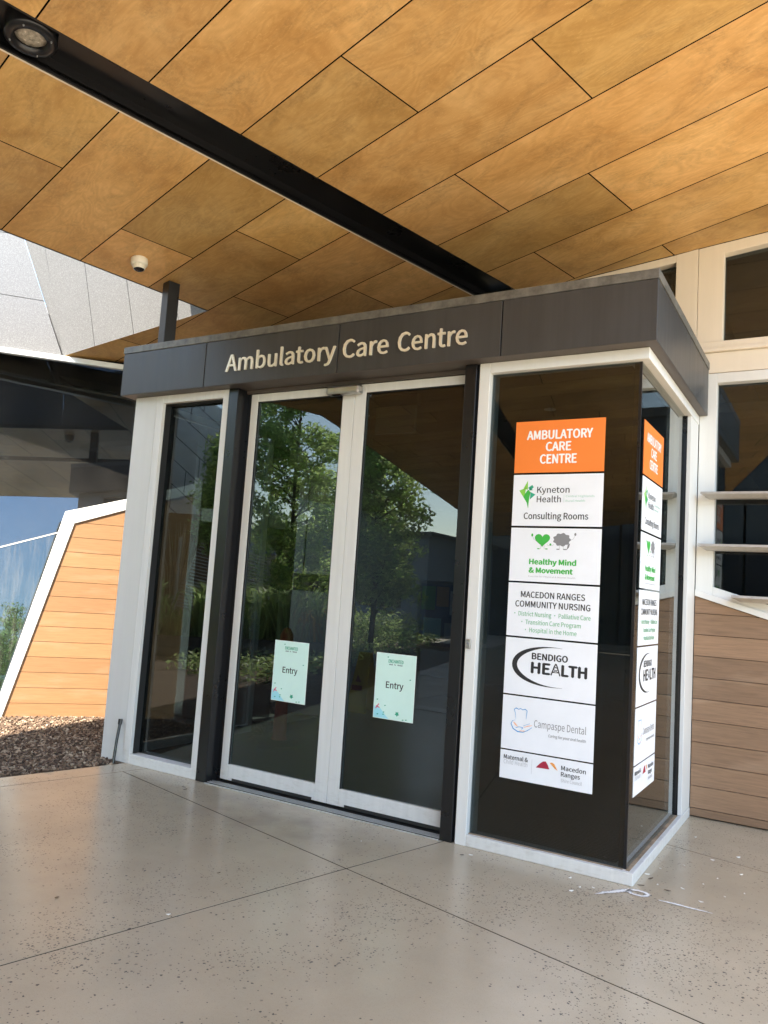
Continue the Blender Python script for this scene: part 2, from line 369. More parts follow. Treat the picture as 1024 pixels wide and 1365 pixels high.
ROOT = {}
def thing(name, label, cat, loc=(0, 0, 0), rz=0, group=None, kind=None):
    o = bpy.data.objects.new(name, None); col.objects.link(o); o.empty_display_size = .2
    o.location = loc; o.rotation_euler = (0, 0, rz)
    m = Matrix.Translation(loc) @ Matrix.Rotation(rz, 4, 'Z')
    ROOT[o.name] = m; P = m
    return tag(o, label, cat, group, kind)
def sub(o, p):
    """register a mesh part so that it can parent sub-parts built in world coordinates"""
    ROOT[o.name] = ROOT[p.name] @ Matrix.Translation((0, 0, 0)); 
    ROOT[o.name] = Matrix.Identity(4); return o
def tag(o, label=None, cat=None, group=None, kind=None):
    if label: o['label'] = label
    if cat: o['category'] = cat
    if group: o['group'] = group
    if kind: o['kind'] = kind
    return o
def child(mb, name, mat, part, **k):
    """sub-part of a part whose mesh is in world coordinates"""
    o = mb.build(name, mat, None, **k); o.parent = part; return o

# ------------------------------------------------------------------ frames of reference
D1, D2, SN, SD = Vector((-0.96537, 0.23609, -0.11104)), Vector((0.23821, 0.9712, -0.00601)), Vector((-0.10642, 0.03226, 0.9938)), 4.24022
def SP(u, v, h=0): return D1 * u + D2 * v + SN * (SD + h)           # canopy soffit plane
def soff_z(x, y): return (SD - SN.x * x - SN.y * y) / SN.z
def uv_of(x, y): p = Vector((x, y, soff_z(x, y))); return (p.dot(D1), p.dot(D2))
LP, LD, OUT = Vector((-6.039, 0.44, 0)), Vector((0.6561, 0.7547, 0)), Vector((0.7547, -0.6561, 0))
def LW(s, z, o=0): return LP + LD * s + OUT * o + Vector((0, 0, z))   # raked wing wall
G1, G2 = Vector((-math.cos(R(13.8)), math.sin(R(13.8)), 0)), Vector((math.sin(R(13.8)), math.cos(R(13.8)), 0))
def GP(u, v, z=0): return G1 * u + G2 * v + Vector((0, 0, z))         # paving grid

# ------------------------------------------------------------------ ground
g = MB(); N = 60
g.face([(-400, -400, -.06), (400, -400, -.06), (400, 400, -.06), (-400, 400, -.06)])
tag(g.build('ground', M['pave']), kind='structure')
g = MB(); g.prism([GP(-13.9, -29.9, -.10), GP(3.70, -29.9, -.10), GP(3.70, 8.9, -.10), GP(-13.9, 8.9, -.10)], (0, 0, .0984))
tag(g.build('concrete_bed', M['joint']), kind='structure')
slab = MB(); gap = .0048
us = [3.71, 3.479, 1.06, -1.36, -3.78, -6.2, -8.6, -11, -14]; vs = [-30, -26, -22, -18, -15, -12.69, -10.75, -8.81, -6.87, -4.93, -2.99, -1.05, .889, 2.83, 9]
for i in range(len(us) - 1):
    if i == 0:
        slab.prism([GP(us[0], -30, -.03), GP(us[1] + gap, -30, -.03), GP(us[1] + gap, 9, -.03), GP(us[0], 9, -.03)], (0, 0, .03)); continue
    for j in range(len(vs) - 1):
        a, b, c, d = us[i] - gap, us[i + 1] + gap, vs[j] + gap, vs[j + 1] - gap
        slab.prism([GP(a, c, -.03), GP(b, c, -.03), GP(b, d, -.03), GP(a, d, -.03)], (0, 0, .03))
tag(slab.build('concrete_paving', M['conc']), kind='structure')

# mulch bed between paving and wing wall
bed = MB(); bp = [GP(3.72, -2.6), GP(3.72, 2.2), LW(2.2, 0), LW(-2.9, 0)]
n = 26
def bedz(x, y): return -.012 + .030 * math.sin(x * 2.1 + y) * math.sin(y * 1.7) * .4
corner = [[None] * (n + 1) for _ in range(n + 1)]
for i in range(n + 1):
    for j in range(n + 1):
        a = bp[0].lerp(bp[1], i / n); b = bp[3].lerp(bp[2], i / n); p = a.lerp(b, j / n); corner[i][j] = (p.x, p.y, bedz(p.x, p.y) - (.02 if j == 0 else 0))
for i in range(n):
    for j in range(n): bed.face([corner[i][j], corner[i + 1][j], corner[i + 1][j + 1], corner[i][j + 1]])
tag(bed.build('mulch_bed', M['soil']), kind='structure')
chips = MB()
cnt = 0
while cnt < 18000:
    i = random.random(); i = .05 + .93 * i; j = random.random()
    a = bp[0].lerp(bp[1], i); b = bp[3].lerp(bp[2], i); p = a.lerp(b, j)
    if p.x < -7.6 or p.x > -3.75: continue
    if (p - GP(0, 0)).dot(G1) < 3.735: continue
    L = random.uniform(.006, .020) * (1.4 if random.random() < .12 else 1); W = L * random.uniform(.25, .6); T = random.uniform(.003, .008)
    rot = Matrix.Rotation(random.uniform(0, 6.28), 3, 'Z') @ Matrix.Rotation(random.gauss(0, .35), 3, 'X') @ Matrix.Rotation(random.gauss(0, .35), 3, 'Y')
    base = Vector((p.x, p.y, bedz(p.x, p.y) + random.uniform(.002, .016)))
    q = [(-L, -W * .6), (L * .8, -W), (L, W * .7), (-L * .7, W)]
    P = [base + rot @ Vector((x, y, z)) for z in (-T, T) for x, y in q]
    chips.hull8(P, random.random()); cnt += 1
tag(chips.build('bark_chips', M['bark']), label='brown bark chip mulch covering the garden bed beside the timber wall', cat='mulch', kind='stuff')

# ------------------------------------------------------------------ canopy
edge = [(-4.92, 1.73)]
canopy = thing('canopy', 'long plywood lined canopy over the entrance with a black light channel', 'canopy', (-3.76, 0.03, 0))
def xr(y): return 1.685 + .2453 * y                     # straight right-hand edge, parallel to the boards
LE = [(1.73, -3.951), (.575, -3.951), (-1.21, -4.29), (-2.3, -5.05), (-2.99, -5.5), (-4.1, -5.36), (-6.2, -5.9), (-7.4, -6.24), (-10.7, -7.17), (-18, -9.23), (-24, -10.9)]  # left edge; its out-of-view prow is added to shade the mulch
pieces = []
for (y1, x1), (y0, x0) in zip(LE, LE[1:]): pieces.append([(x0, y0), (xr(y0), y0), (xr(y1), y1), (x1, y1)])
pieces.append([(-5.947, .592), (-3.951, .575), (-3.951, 1.73), (-4.92, 1.73)])
puv = [[uv_of(*p) for p in q] for q in pieces]
butts = {-2: 2.42, -3: 2.42}
known_r = {0: -.5, 1: .488, 2: -.276, 3: .708, 4: .09}     # right of channel, strip index from v=-2.2
known_l = {-1: 2.42, 0: 4.6, 1: 2.817, 2: 2.255, 3: 3.14, 4: 2.325}
mp = MB(); gp = .0045
def panel(u0, u1, v0, v1, pid):
    rect = [(u0 + gp, v0 + gp), (u1 - gp, v0 + gp), (u1 - gp, v1 - gp), (u0 + gp, v1 - gp)]
    for q in puv:
        c = clip_poly(rect, q)
        if len(c) >= 3:
            pts = [SP(u, v) for u, v in c]; nor = Vector((0, 0, 0))
            for k in range(len(pts)): nor += pts[k].cross(pts[(k + 1) % len(pts)])
            if nor.z > 0: pts.reverse(); c = c[::-1]
            mp.face(pts, pid, [(a, b) for a, b in c])
rnd = random.Random(11)
for k in range(-54, 8):
    v0 = -2.21 + .6 * k; v1 = v0 + .6
    b = known_r.get(k, rnd.uniform(-1, 1.1)); cuts = [1.37]; x = b
    if 1.37 - x > .2: cuts.append(x)
    while cuts[-1] > -16: cuts.append(cuts[-1] - 2.4)
    for a, c in zip(cuts, cuts[1:]): panel(c, a, v0, v1, rnd.uniform(.05, 1))
    b = known_l.get(k, rnd.uniform(1.9, 4.0)); cuts = [1.66, b]
    while cuts[-1] < 14: cuts.append(cuts[-1] + 2.4)
    for a, c in zip(cuts, cuts[1:]): panel(a, c, v0, v1, rnd.uniform(.05, 1))
mp.build('soffit_panel', M['ply'], canopy)
bk = MB(); rf = MB(); chn = MB(); dep = .085
for q in puv:
    # dark backing above the joints, left and right of the channel
    for lo, hi in ((-40, 1.37), (1.66, 40)):
        c = clip_poly([(lo, -60), (hi, -60), (hi, 60), (lo, 60)], q)
        if len(c) >= 3: bk.prism([SP(u, v, .012) for u, v in c], SN * .02)
    c = clip_poly([(1.37, -60), (1.66, -60), (1.66, 60), (1.37, 60)], q)
    if len(c) >= 3: chn.prism([SP(u, v, dep) for u, v in c], SN * .01)
    rf.prism([SP(u, v, .11) for u, v in q], SN * .16)
bk.build('backing_sheet', M['dark'], canopy); rf.build('roof', M['roof'], canopy)
for u0, u1 in ((1.37 - .012, 1.37), (1.66, 1.66 + .012)):
    chn.prism([SP(u0, -25, -.002), SP(u1, -25, -.002), SP(u1, 1.25, -.002), SP(u0, 1.25, -.002)], SN * (dep + .004))
chn.build('light_channel', M['black'], canopy)
et = MB(); pf = MB()
def edge_run(mb, a, b, w, lo, hi):
    d = (b - a); nn = Vector((d.y, -d.x, 0)).normalized() * w
    mb.hull8([a + SN * lo, b + SN * lo, b + nn + SN * lo, a + nn + SN * lo, a + SN * hi, b + SN * hi, b + nn + SN * hi, a + nn + SN * hi])
for (y1, x1), (y0, x0) in zip(LE[1:], LE[2:]):
    a, b = Vector((x1, y1, soff_z(x1, y1))), Vector((x0, y0, soff_z(x0, y0)))
    edge_run(et, a, b, .014, -.003, .05); L = (b - a).length; n_ = max(1, round(L / 1.1))
    for k in range(n_): edge_run(pf, a.lerp(b, k / n_ + .004 / L), a.lerp(b, (k + 1) / n_ - .004 / L), .02, .051, .85)
pf.build('edge_panel', M['edgep'], canopy); pf = MB()
ra, rb_ = Vector((xr(-24), -24, soff_z(xr(-24), -24))), Vector((xr(1.70), 1.70, soff_z(xr(1.70), 1.70)))
edge_run(et, ra, rb_, .014, -.003, .05)
for k in range(22): edge_run(pf, ra.lerp(rb_, k / 22 + .0002), ra.lerp(rb_, (k + 1) / 22 - .0002), .02, .051, .30)
pf.build('edge_panel', M['edgep'], canopy)
et.build('edge_trim', M['black'], canopy)
lt = MB(); lt.prism([SP(1.672, -25, -.003), SP(1.684, -25, -.003), SP(1.684, 1.25, -.003), SP(1.672, 1.25, -.003)], SN * .006)
lt.build('channel_lip', M['cream'], canopy)
# downlight in the channel
uc, vc = uv_of(-2.582, -2.196); dc = SP(1.515, vc, 0)
dl = MB(); dl.lathe([(.076, .035), (.080, -.004), (.118, .002), (.126, .012), (.126, .084)], dc, SN, 40)
dlo = dl.build('downlight', M['black'], canopy, smooth=True)
le = MB(); le.lathe([(.0, .012), (.03, .013), (.06, .017), (.078, .03)], dc, SN, 40); child(le, 'lens', M['lens'], dlo, smooth=True).matrix_parent_inverse = dlo.matrix_parent_inverse.inverted() if False else Matrix.Identity(4)
for t in range(4):
    a = R(40 + 90 * t); scw = MB(); scw.lathe([(.0, -.008), (.004, -.007), (.005, -.001)], dc + D1 * .1 * math.cos(a) + D2 * .1 * math.sin(a), SN, 8); scw.build('screw', M['screw'], canopy)
# posts under the canopy (rotated with the soffit grid)
def post(x, y, z0, name='post'):
    c = Vector((x, y, 0)); m = MB(); h1, h2 = G1 * .050, G2 * .050; zt = soff_z(x, y) - .004
    m.prism([c - h1 - h2 + Vector((0, 0, z0)), c + h1 - h2 + Vector((0, 0, z0)), c + h1 + h2 + Vector((0, 0, z0)), c - h1 + h2 + Vector((0, 0, z0))], (0, 0, zt - z0))
    return m.build(name, M['black'], canopy, bevel=.004)
post(-3.85, .03, 3.27)
for x, y in ((-9.0, -19), (-1.6, -12), (-3.4, -19.5)): post(x, y, 0)

# dome camera
c0 = Vector((-3.771, -.389, soff_z(-3.771, -.389))); cm = thing('security_camera', 'ivory dome security camera fixed under the plywood soffit near its edge', 'camera', tuple(c0))
m = MB(); m.lathe([(.0, .0), (.062, -.001), (.064, -.006), (.064, -.040), (.060, -.052), (.052, -.058), (.046, -.058)], c0, SN, 40); m.build('housing', M['cam'], cm, smooth=True)
m = MB(); m.lathe([(.0475, -.056), (.047, -.066), (.042, -.082), (.032, -.094), (.018, -.101), (0, -.103)], c0, SN, 32); m.build('dome', M['dome'], cm, smooth=True)
m = MB(); m.lathe([(.0485, -.055), (.049, -.068), (.045, -.083), (.041, -.088)], c0, SN, 32); m.build('dome_ring', M['cam'], cm, smooth=True)

# ------------------------------------------------------------------ wing wall on the left (raked facade)
wing = thing('clinic_wing', 'angled wing with timber boards, slanting white window frame and speckled pale panels', 'building', tuple(LP))
def lwpoly(mb, pts, o0, o1, pid=0., uv=False):
    mb.prism([LW(s, z, o0) for s, z in pts], OUT * (o1 - o0), pid, (lambda p: ((p - LP).dot(LD), p.z)) if uv else None)
tb = MB(); tp = [(-.02, 0), (.465, 1.925), (.93, 2.10), (1.6, 2.34), (1.6, 0)]
k = 0
for i in range(-1, 18):
    z0 = .135 + .1495 * (i - 1); r = [(-1, z0 + .0022), (3, z0 + .0022), (3, z0 + .1475), (-1, z0 + .1475)]
    c = clip_poly(r, tp)
    if len(c) > 2: lwpoly(tb, c, -.03, 0, rnd.uniform(.05, 1), True)
tb.build('timber_cladding', M['board'], wing); tb = MB()
for i in range(0, 20):                                   # boards of the far end of the wing
    z0 = .1495 * i
    for s0, s1 in ((-12.5, -10.6), (-15, -12.504)):
        lwpoly(tb, [(s0, z0 + .002), (s1, z0 + .002), (s1, z0 + .1475), (s0, z0 + .1475)], -.03, 0, rnd.uniform(.05, 1), True)
tb.build('timber_cladding', M['board'], wing)
m = MB(); lwpoly(m, [(-.02, -.1), (.465, 1.925), (.93, 2.10), (1.6, 2.34), (1.6, -.1)], -.06, -.032); m.build('batten_sheet', M['batten'], wing); m = MB(); lwpoly(m, [(-15, -.1), (-10.6, -.1), (-10.6, 3.0), (-15, 3.0)], -.06, -.032)
m.build('batten_sheet', M['batten'], wing)
m = MB()
lwpoly(m, [(-.115, -.1), (-.03, -.1), (.462, 1.915), (.365, 2.03)], -.06, .014)
lwpoly(m, [(.365, 2.03), (.462, 1.917), (.93, 2.095), (1.6, 2.335), (1.6, 2.44), (.928, 2.21)], -.06, .013)
lwpoly(m, [(1.6, -.1), (1.68, -.1), (1.68, 3.55), (1.6, 3.55)], -.10, .043)
lwpoly(m, [(1.68, 2.05), (2.6, 2.05), (2.6, 2.19), (1.68, 2.19)], -.10, .03)
m.build('window_frame', M['white'], wing, bevel=.004)
m = MB(); lwpoly(m, [(-18.5, 3.55), (3, 3.55), (3, 3.605), (-18.5, 3.605)], -.03, .03); m.build('eaves_trim', M['trim'], wing, bevel=.004)
GD = Vector((math.cos(R(57)), math.sin(R(57)), 0)); GO = Vector((GD.y, -GD.x, 0)); GU = (Vector((0, 0, 1)) - GO * math.tan(R(5.3)))
def GL(a, z, o=0): return LP - LD * .6 - OUT * .07 + GD * a + GU * z + GO * o      # the leaning glass plane behind the frame
def pane(pts, name, mat):
    m = MB(); m.prism([GL(a, z) for a, z in pts], GO * -.010); return m.build(name, mat, wing)
ml = lambda a: 1.635 + .375 * (a - .4)
pane([(-.7, ml(-.7) + .005), (2.25, ml(2.25) + .005), (2.25, 3.95), (-.7, 3.95)], 'window_glass', M['glassw'])
pane([(-.7, .05), (2.25, .05), (2.25, ml(2.25) - .005), (-.7, ml(-.7) - .005)], 'window_glass', M['glassl'])
m = MB(); m.prism([GL(-.7, ml(-.7) - .007, .004), GL(1.4, ml(1.4) - .007, .004), GL(1.4, ml(1.4) + .007, .004), GL(-.7, ml(-.7) + .007, .004)], GO * -.003); m.build('glazing_bar', M['cream'], wing)
for q in ([(-6.2, 0), (-1.34, 0), (-1.34, 3.55), (-6.2, 3.55)], [(1.68, 2.19), (2.6, 2.19), (2.6, 3.55), (1.68, 3.55)], [(1.68, .02), (2.6, .02), (2.6, 2.05), (1.68, 2.05)]):
    m = MB(); lwpoly(m, q, -.06, -.05); m.build('window_glass', M['glassb'], wing)
m = MB(); lwpoly(m, [(-1.33, -.1), (-1.22, -.1), (-1.22, 3.55), (-1.33, 3.55)], -.30, .03); m.build('mullion', M['white'], wing)
m = MB(); lwpoly(m, [(-10.6, -.1), (-6.2, -.1), (-6.2, 3.55), (-10.6, 3.55)], -.06, .02); m.build('end_panel', M['pale'], wing)
# speckled panels above: wall-plane facet and the overhanging facet on the canopy edge
cl = MB(); A, B = Vector((-5.947, .592, 3.611)), Vector((-3.951, .575, 3.825)); E_, W_ = Vector((.994, -.008, .107)), Vector((-.104, -.306, .946))
NB = Vector((-.025, .952, .305))
def CP(e, w): return A + E_ * e + W_ * w
zj = [3.61, 4.145, 4.78, 5.4, 6.1]
sb = lambda z: .172 - (z - 3.61) * .41
for z0, z1 in zip(zj, zj[1:]):
    lwpoly(cl, [(-15, z0 + .003), (-10.006, z0 + .003), (-10.006, z1 - .003), (-15, z1 - .003)], -.03, 0); lwpoly(cl, [(-10, z0 + .003), (-6.606, z0 + .003), (-6.606, z1 - .003), (-10, z1 - .003)], -.03, 0)
    lwpoly(cl, [(-6.6, z0 + .003), (-2.406, z0 + .003), (-2.406, z1 - .003), (-6.6, z1 - .003)], -.03, 0)
    lwpoly(cl, [(-2.4, z0 + .003), (sb(z0), z0 + .003), (sb(z1), z1 - .003), (-2.4, z1 - .003)], -.03, 0)
jl = [(-.002, -.002), (-.26, 1.35)], [(-.0, .0), (.02, 1.35)], [(.494, .0), (.69, 1.35)], [(1.048, .0), (1.256, 1.35)], [(1.637, 0), (1.75, 1.35)], [(2.007, 0), (2.15, 1.35)]
jl = [((0, 0), (-.17, 1.33)), ((-.01, .02), (.14, 1.33)), ((.494, 0), (.69, 1.33)), ((1.048, 0), (1.21, 1.33)), ((1.637, 0), (1.73, 1.33)), ((2.0, 0), (2.09, 1.33))]
for (a0, a1), (b0, b1) in zip(jl, jl[1:]):
    if a0 == (0, 0): q = [CP(*a0), CP(b1[0] - .004, b1[1]), CP(*a1)]
    else: q = [CP(a0[0] + .003, 0), CP(b0[0] - .003, 0), CP(b1[0] - .003, 1.33), CP(a1[0] + .003, 1.33)]
    cl.prism(q, NB * .03)
cl.build('speckled_panel', M['clad'], wing)
m = MB(); m.prism([CP(0, .0), CP(2.0, .0), CP(2.09, 1.33), CP(-.17, 1.33)], NB * .02)
m = MB(); m.prism([CP(0.01, .003) + NB * .034, CP(1.99, .003) + NB * .034, CP(2.08, 1.33) + NB * .034, CP(-.16, 1.33) + NB * .034], NB * .03)
lwpoly(m, [(-15, 3.0), (-11, 3.0), (-11, 3.62), (.10, 3.62), (-.9, 6.1), (-15, 6.1)], -.08, -.034)
m.build('panel_backing', M['grey'], wing)
m = MB(); q = [LW(-18, 6.1, 0), LW(-.9, 6.1, 0), CP(2.05, 1.34), Vector((-3.9, 3, 5.3)), LW(-18, 6.1, -6)]
m.prism(q, (0, 0, .12)); m.build('roof', M['roof'], wing)
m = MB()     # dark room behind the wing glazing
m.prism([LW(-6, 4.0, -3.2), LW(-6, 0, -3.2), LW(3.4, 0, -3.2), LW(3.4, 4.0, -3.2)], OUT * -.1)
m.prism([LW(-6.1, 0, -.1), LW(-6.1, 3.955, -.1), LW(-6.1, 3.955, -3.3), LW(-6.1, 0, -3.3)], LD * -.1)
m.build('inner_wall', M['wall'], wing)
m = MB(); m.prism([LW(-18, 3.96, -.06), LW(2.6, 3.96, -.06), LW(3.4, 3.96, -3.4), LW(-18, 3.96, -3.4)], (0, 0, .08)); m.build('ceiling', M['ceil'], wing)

# ------------------------------------------------------------------ main building on the right
YW = 1.73
bld = thing('clinic_building', 'pale framed clinic wall with dark windows, alloy louvres and brown timber boards', 'building', (1.2, YW, 0))
def topz(x): return soff_z(x, YW) - .004
def yprism(mb, pts, y0, y1, pid=0., uv=False):
    mb.prism([(x, y0, z) for x, z in pts], (0, y1 - y0, 0), pid, (lambda p: (p[0], p[2])) if uv else None)
def sq(mb, x0, x1, z0, z1, y0, y1): mb.box(x0, x1, y0, y1, z0, z1)
m = MB()
yprism(m, [(-.197, 3.30), (-.0365, 3.30), (-.0365, topz(0)), (-.197, topz(-.2))], YW, YW + .14)
yprism(m, [(-.0335, 3.457), (.147, 3.457), (.147, topz(.15)), (-.0335, topz(-.03))], YW, YW + .14)
yprism(m, [(-2.2, topz(-2.2) - .06), (-.197, topz(-.2) - .06), (-.197, topz(-.2)), (-2.2, topz(-2.2))], YW + .002, YW + .14)
yprism(m, [(.147, topz(.15) - .085), (6.5, topz(6.5) - .085), (6.5, topz(6.5)), (.147, topz(.15))], YW + .002, YW + .14)
sq(m, 1.62, 1.80, 3.457, 4.33, YW + .001, YW + .14)
sq(m, -.0335, 6.5, 3.405, 3.457, YW - .012, YW + .14)
sq(m, -.0335, 6.5, 3.376, 3.403, YW - .028, YW + .14)
sq(m, -.0335, 6.5, 3.219, 3.374, YW, YW + .14)
o = m.build('upper_frame', M['cream'], bld, bevel=.003)
slp = lambda x: 1.560 - .292 * x
m = MB()
sq(m, .117, 6.5, 3.142, 3.215, YW + .001, YW + .13)
yprism(m, [(0, slp(0) + .004), (.117, slp(.117) + .004), (.117, 3.215), (0, 3.215)], YW, YW + .13)
yprism(m, [(.117, slp(.117) + .003), (2.6, slp(2.6) + .003), (2.6, slp(2.6) + .105), (.117, slp(.117) + .105)], YW + .001, YW + .13)
yprism(m, [(0, slp(0) - .0), (2.6, slp(2.6)), (2.6, slp(2.6) + .045), (0, slp(0) + .045)], YW - .022, YW - .001)
m.build('lower_frame', M['white'], bld, bevel=.003)
m = MB(); sq(m, .10, 6.5, .7, 3.2, YW + .075, YW + .085); sq(m, -2.2, 6.5, 3.30, 4.9, YW + .075, YW + .085)
m.build('window_glass', M['glassb'], bld)
m = MB(); lo = [(0, 0.012), (4.0, 0.012), (4.0, slp(4.0)), (0, slp(0) - .004)]
for i in range(0, 12):
    z0 = .065 + .152 * (i - 1); c = clip_poly([(-.1, z0 + .0022), (6.6, z0 + .0022), (6.6, z0 + .1500), (-.1, z0 + .1500)], lo)
    if len(c) > 2: yprism(m, c, YW - .0, YW + .03, rnd.uniform(.05, 1), True)
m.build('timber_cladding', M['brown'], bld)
m = MB(); yprism(m, [(0, -.1), (6.5, -.1), (6.5, .39), (4, .39), (0, slp(0) - .01)], YW + .032, YW + .06); m.build('batten_sheet', M['batten'], bld)
for z, x0 in ((2.306, .042), (1.932, .030), (1.576, .259), (1.21, 1.5)):
    m = MB(); pr = [(YW - .155, z - .018), (YW - .150, z - .002), (YW - .11, z), (YW + .01, z), (YW + .01, z - .016), (YW - .05, z - .046), (YW - .11, z - .044)]
    m.prism([(x0 + (YW - y) * .18 * 0 + (0.05 if zz < z - .03 else 0), y, zz) for y, zz in pr], (5.5 - x0, 0, 0)); m.build('louvre_blade', M['galv'], bld)
# shell, interior
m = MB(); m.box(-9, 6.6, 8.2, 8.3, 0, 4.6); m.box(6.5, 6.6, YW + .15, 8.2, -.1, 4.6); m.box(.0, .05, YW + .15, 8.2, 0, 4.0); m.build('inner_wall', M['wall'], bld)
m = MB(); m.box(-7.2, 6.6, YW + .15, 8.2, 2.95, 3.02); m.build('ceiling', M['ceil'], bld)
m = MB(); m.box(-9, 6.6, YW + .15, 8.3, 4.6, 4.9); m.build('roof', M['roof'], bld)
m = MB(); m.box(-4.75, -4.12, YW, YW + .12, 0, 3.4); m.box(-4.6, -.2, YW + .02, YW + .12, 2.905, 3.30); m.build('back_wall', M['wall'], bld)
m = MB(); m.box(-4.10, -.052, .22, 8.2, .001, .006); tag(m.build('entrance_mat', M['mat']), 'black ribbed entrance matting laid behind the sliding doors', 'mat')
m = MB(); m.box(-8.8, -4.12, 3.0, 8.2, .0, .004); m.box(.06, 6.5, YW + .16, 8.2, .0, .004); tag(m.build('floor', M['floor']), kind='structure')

# ------------------------------------------------------------------ entrance vestibule
ves = thing('entrance_vestibule', 'glazed entrance vestibule with charcoal fascia, white frames and two sliding doors', 'vestibule', (-2.05, .8, 0))
X0, X1 = -4.179, .057
m = MB(); js = [X0, -3.265, -2.04, -.85, X1]
for a, b in zip(js, js[1:]):
    m.box(a + (.004 if a > X0 else 0), b - (.004 if b < X1 else 0), -.100, -.078, 2.896, 3.242)
m.box(X1 - .022, X1, -.0775, YW - .002, 2.896, 3.242); m.box(X0, X0 + .022, -.0775, YW - .002, 2.896, 3.242)
fas = m.build('fascia', M['fascia'], ves, bevel=.002)
m = MB(); m.box(X0 + .023, X1 - .023, -.076, YW - .004, 2.93, 3.24); m.build('roof_box', M['dark'], ves)
m = MB(); m.box(X0 + .003, X1 - .003, -.097, YW - .003, 2.8935, 2.8958)
for x in js[1:-1]: pass
m.build('fascia_underside', M['soffmetal'], ves)
m = MB(); m.box(X0 - .004, X1 + .006, -.106, YW - .002, 3.2435, 3.299); m.build('cap_flashing', M['cap'], ves, bevel=.003)

try:                                                     # the sans face that ships with Blender; its built-in face otherwise
    import os
    FONT = bpy.data.fonts.load(os.path.join(bpy.utils.system_resource('DATAFILES'), 'fonts', 'Noto Sans CJK Regular.woff2'))
except Exception: FONT = None
def text_mesh(s, size=1, bold=0., shear=0., sp=1.):
    c = bpy.data.curves.new('lettering', 'FONT'); c.body = s; c.size = size
    if FONT: c.font = FONT
    c.offset = bold; c.shear = shear; c.space_character = sp; c.resolution_u = 3
    o = bpy.data.objects.new('lettering', c); col.objects.link(o)
    dg = bpy.context.evaluated_depsgraph_get(); dg.update(); me = bpy.data.meshes.new_from_object(o.evaluated_get(dg))
    vs = [v.co.copy() for v in me.vertices]; fs = [tuple(p.vertices) for p in me.polygons]
    bpy.data.objects.remove(o); bpy.data.curves.remove(c); bpy.data.meshes.remove(me)
    return vs, fs
def put_text(mb, s, x0, x1, z0, z1, y, bold=.0, shear=0., thick=0., ref=None, sp=1.):
    """text fitted to a box in the x-z plane; ref = string whose height sets the scale (baseline z0, cap top z1)"""
    vs, fs = text_mesh(s, 1, 0, shear, sp); rv = vs if ref is None else text_mesh(ref, 1, 0)[0]
    ax, bx = min(v.x for v in vs), max(v.x for v in vs); az, bz = min(v.y for v in rv), max(v.y for v in rv)
    T = lambda v, yy: (x0 + (v.x - ax) / (bx - ax) * (x1 - x0), yy, z0 + (v.y - az) / (bz - az) * (z1 - z0))
    from collections import Counter
    e = Counter()
    for f in fs:
        for a, b in zip(f, f[1:] + f[:1]): e[(a, b)] += 1
    mb.marks.append(len(mb.f)); d = (bold + .010) * (z1 - z0) * 1.25; offs = [(0, 0)] if bold < 0 else [(-d, 0), (d, 0), (0, d * .7), (0, -d * .7), (0, 0)]
    for n_, (dx, dz) in enumerate(offs):
        i = len(mb.v); mb.v += [(p[0] + dx, p[1] - .00006 * n_, p[2] + dz) for p in (T(v, y) for v in vs)]
        for f in fs: mb.f.append(tuple(i + k for k in f)); mb.pid.append(0); mb.uv.append([(0, 0)] * len(f))
        if thick:
            j = len(mb.v); mb.v += [(p[0] + dx, p[1], p[2] + dz) for p in (T(v, y + thick) for v in vs)]
            for (a, b) in e:
                if (b, a) not in e: mb.f.append((i + b, i + a, j + a, j + b)); mb.pid.append(0); mb.uv.append([(0, 0)] * 4)
m = MB(); put_text(m, 'Ambulatory', -3.045, -2.058, 2.990, 3.128, -.1105, .0, 0, .0105, 'Abl')
put_text(m, 'Care', -1.995, -1.640, 2.990, 3.128, -.1105, .0, 0, .0105, 'Abl'); put_text(m, 'Centre', -1.565, -1.075, 2.990, 3.128, -.1105, .0, 0, .0105, 'Abl')
for q in m.lines(): child(q, 'lettering', M['gold'], fas)

# fixed framing
m = MB(); m.box(-4.103, -3.858, .002, .05, 0, 2.893); m.box(-4.103, -4.08, .052, .35, 0, 2.893); m.build('end_sheet', M['pale'], ves, bevel=.003)
def bay(m, x0, x1, w0, w1):
    m.box(x0, x0 + w0, 0, .12, 0, 2.892)
    if w1: m.box(x1 - w1, x1, 0, .12, 0, 2.892)
    m.box(x0 + w0, x1 - w1, .001, .12, 2.827, 2.892); m.box(x0 + w0, x1 - w1, .001, .12, 0, .074)
m = MB(); bay(m, -3.855, -3.084, .072, .060); m.build('left_bay_frame', M['doorw'], ves, bevel=.003)
m = MB(); m.box(-3.783, -3.776, .03, .119, .075, 2.826); m.box(-3.776, -3.145, .03, .119, 2.818, 2.826); m.build('gasket', M['rubber'], ves)
m = MB(); m.box(-3.775, -3.145, .085, .095, .075, 2.817); m.build('glass_pane', M['glass'], ves)
m = MB(); m.box(-3.082, -2.987, -.008, .20, 0, 2.890); m.build('door_post', M['black'], ves, bevel=.004)
m = MB(); m.box(-1.120, -1.040, -.008, .20, 0, 2.890); m.build('door_post', M['black'], ves, bevel=.004)
m = MB(); m.box(-1.038, -1.026, .02, .19, 0, 2.890); m.build('door_jamb', M['black'], ves)
m = MB(); m.box(-2.986, -2.952, .11, .20, 0, 2.89); m.build('door_jamb', M['black'], ves)
m = MB(); m.box(-2.984, -1.122, .085, .22, 2.866, 2.892); m.build('door_header', M['soffmetal'], ves)
m = MB()
m.box(-1.023, -.953, 0, .12, 0, 2.892); m.box(-.953, 0, .001, .12, 2.827, 2.892); m.box(-.12, 0, .121, YW - .003, 2.827, 2.892)
m.box(-.12, -.004, 1.42, YW - .003, .067, 2.826)
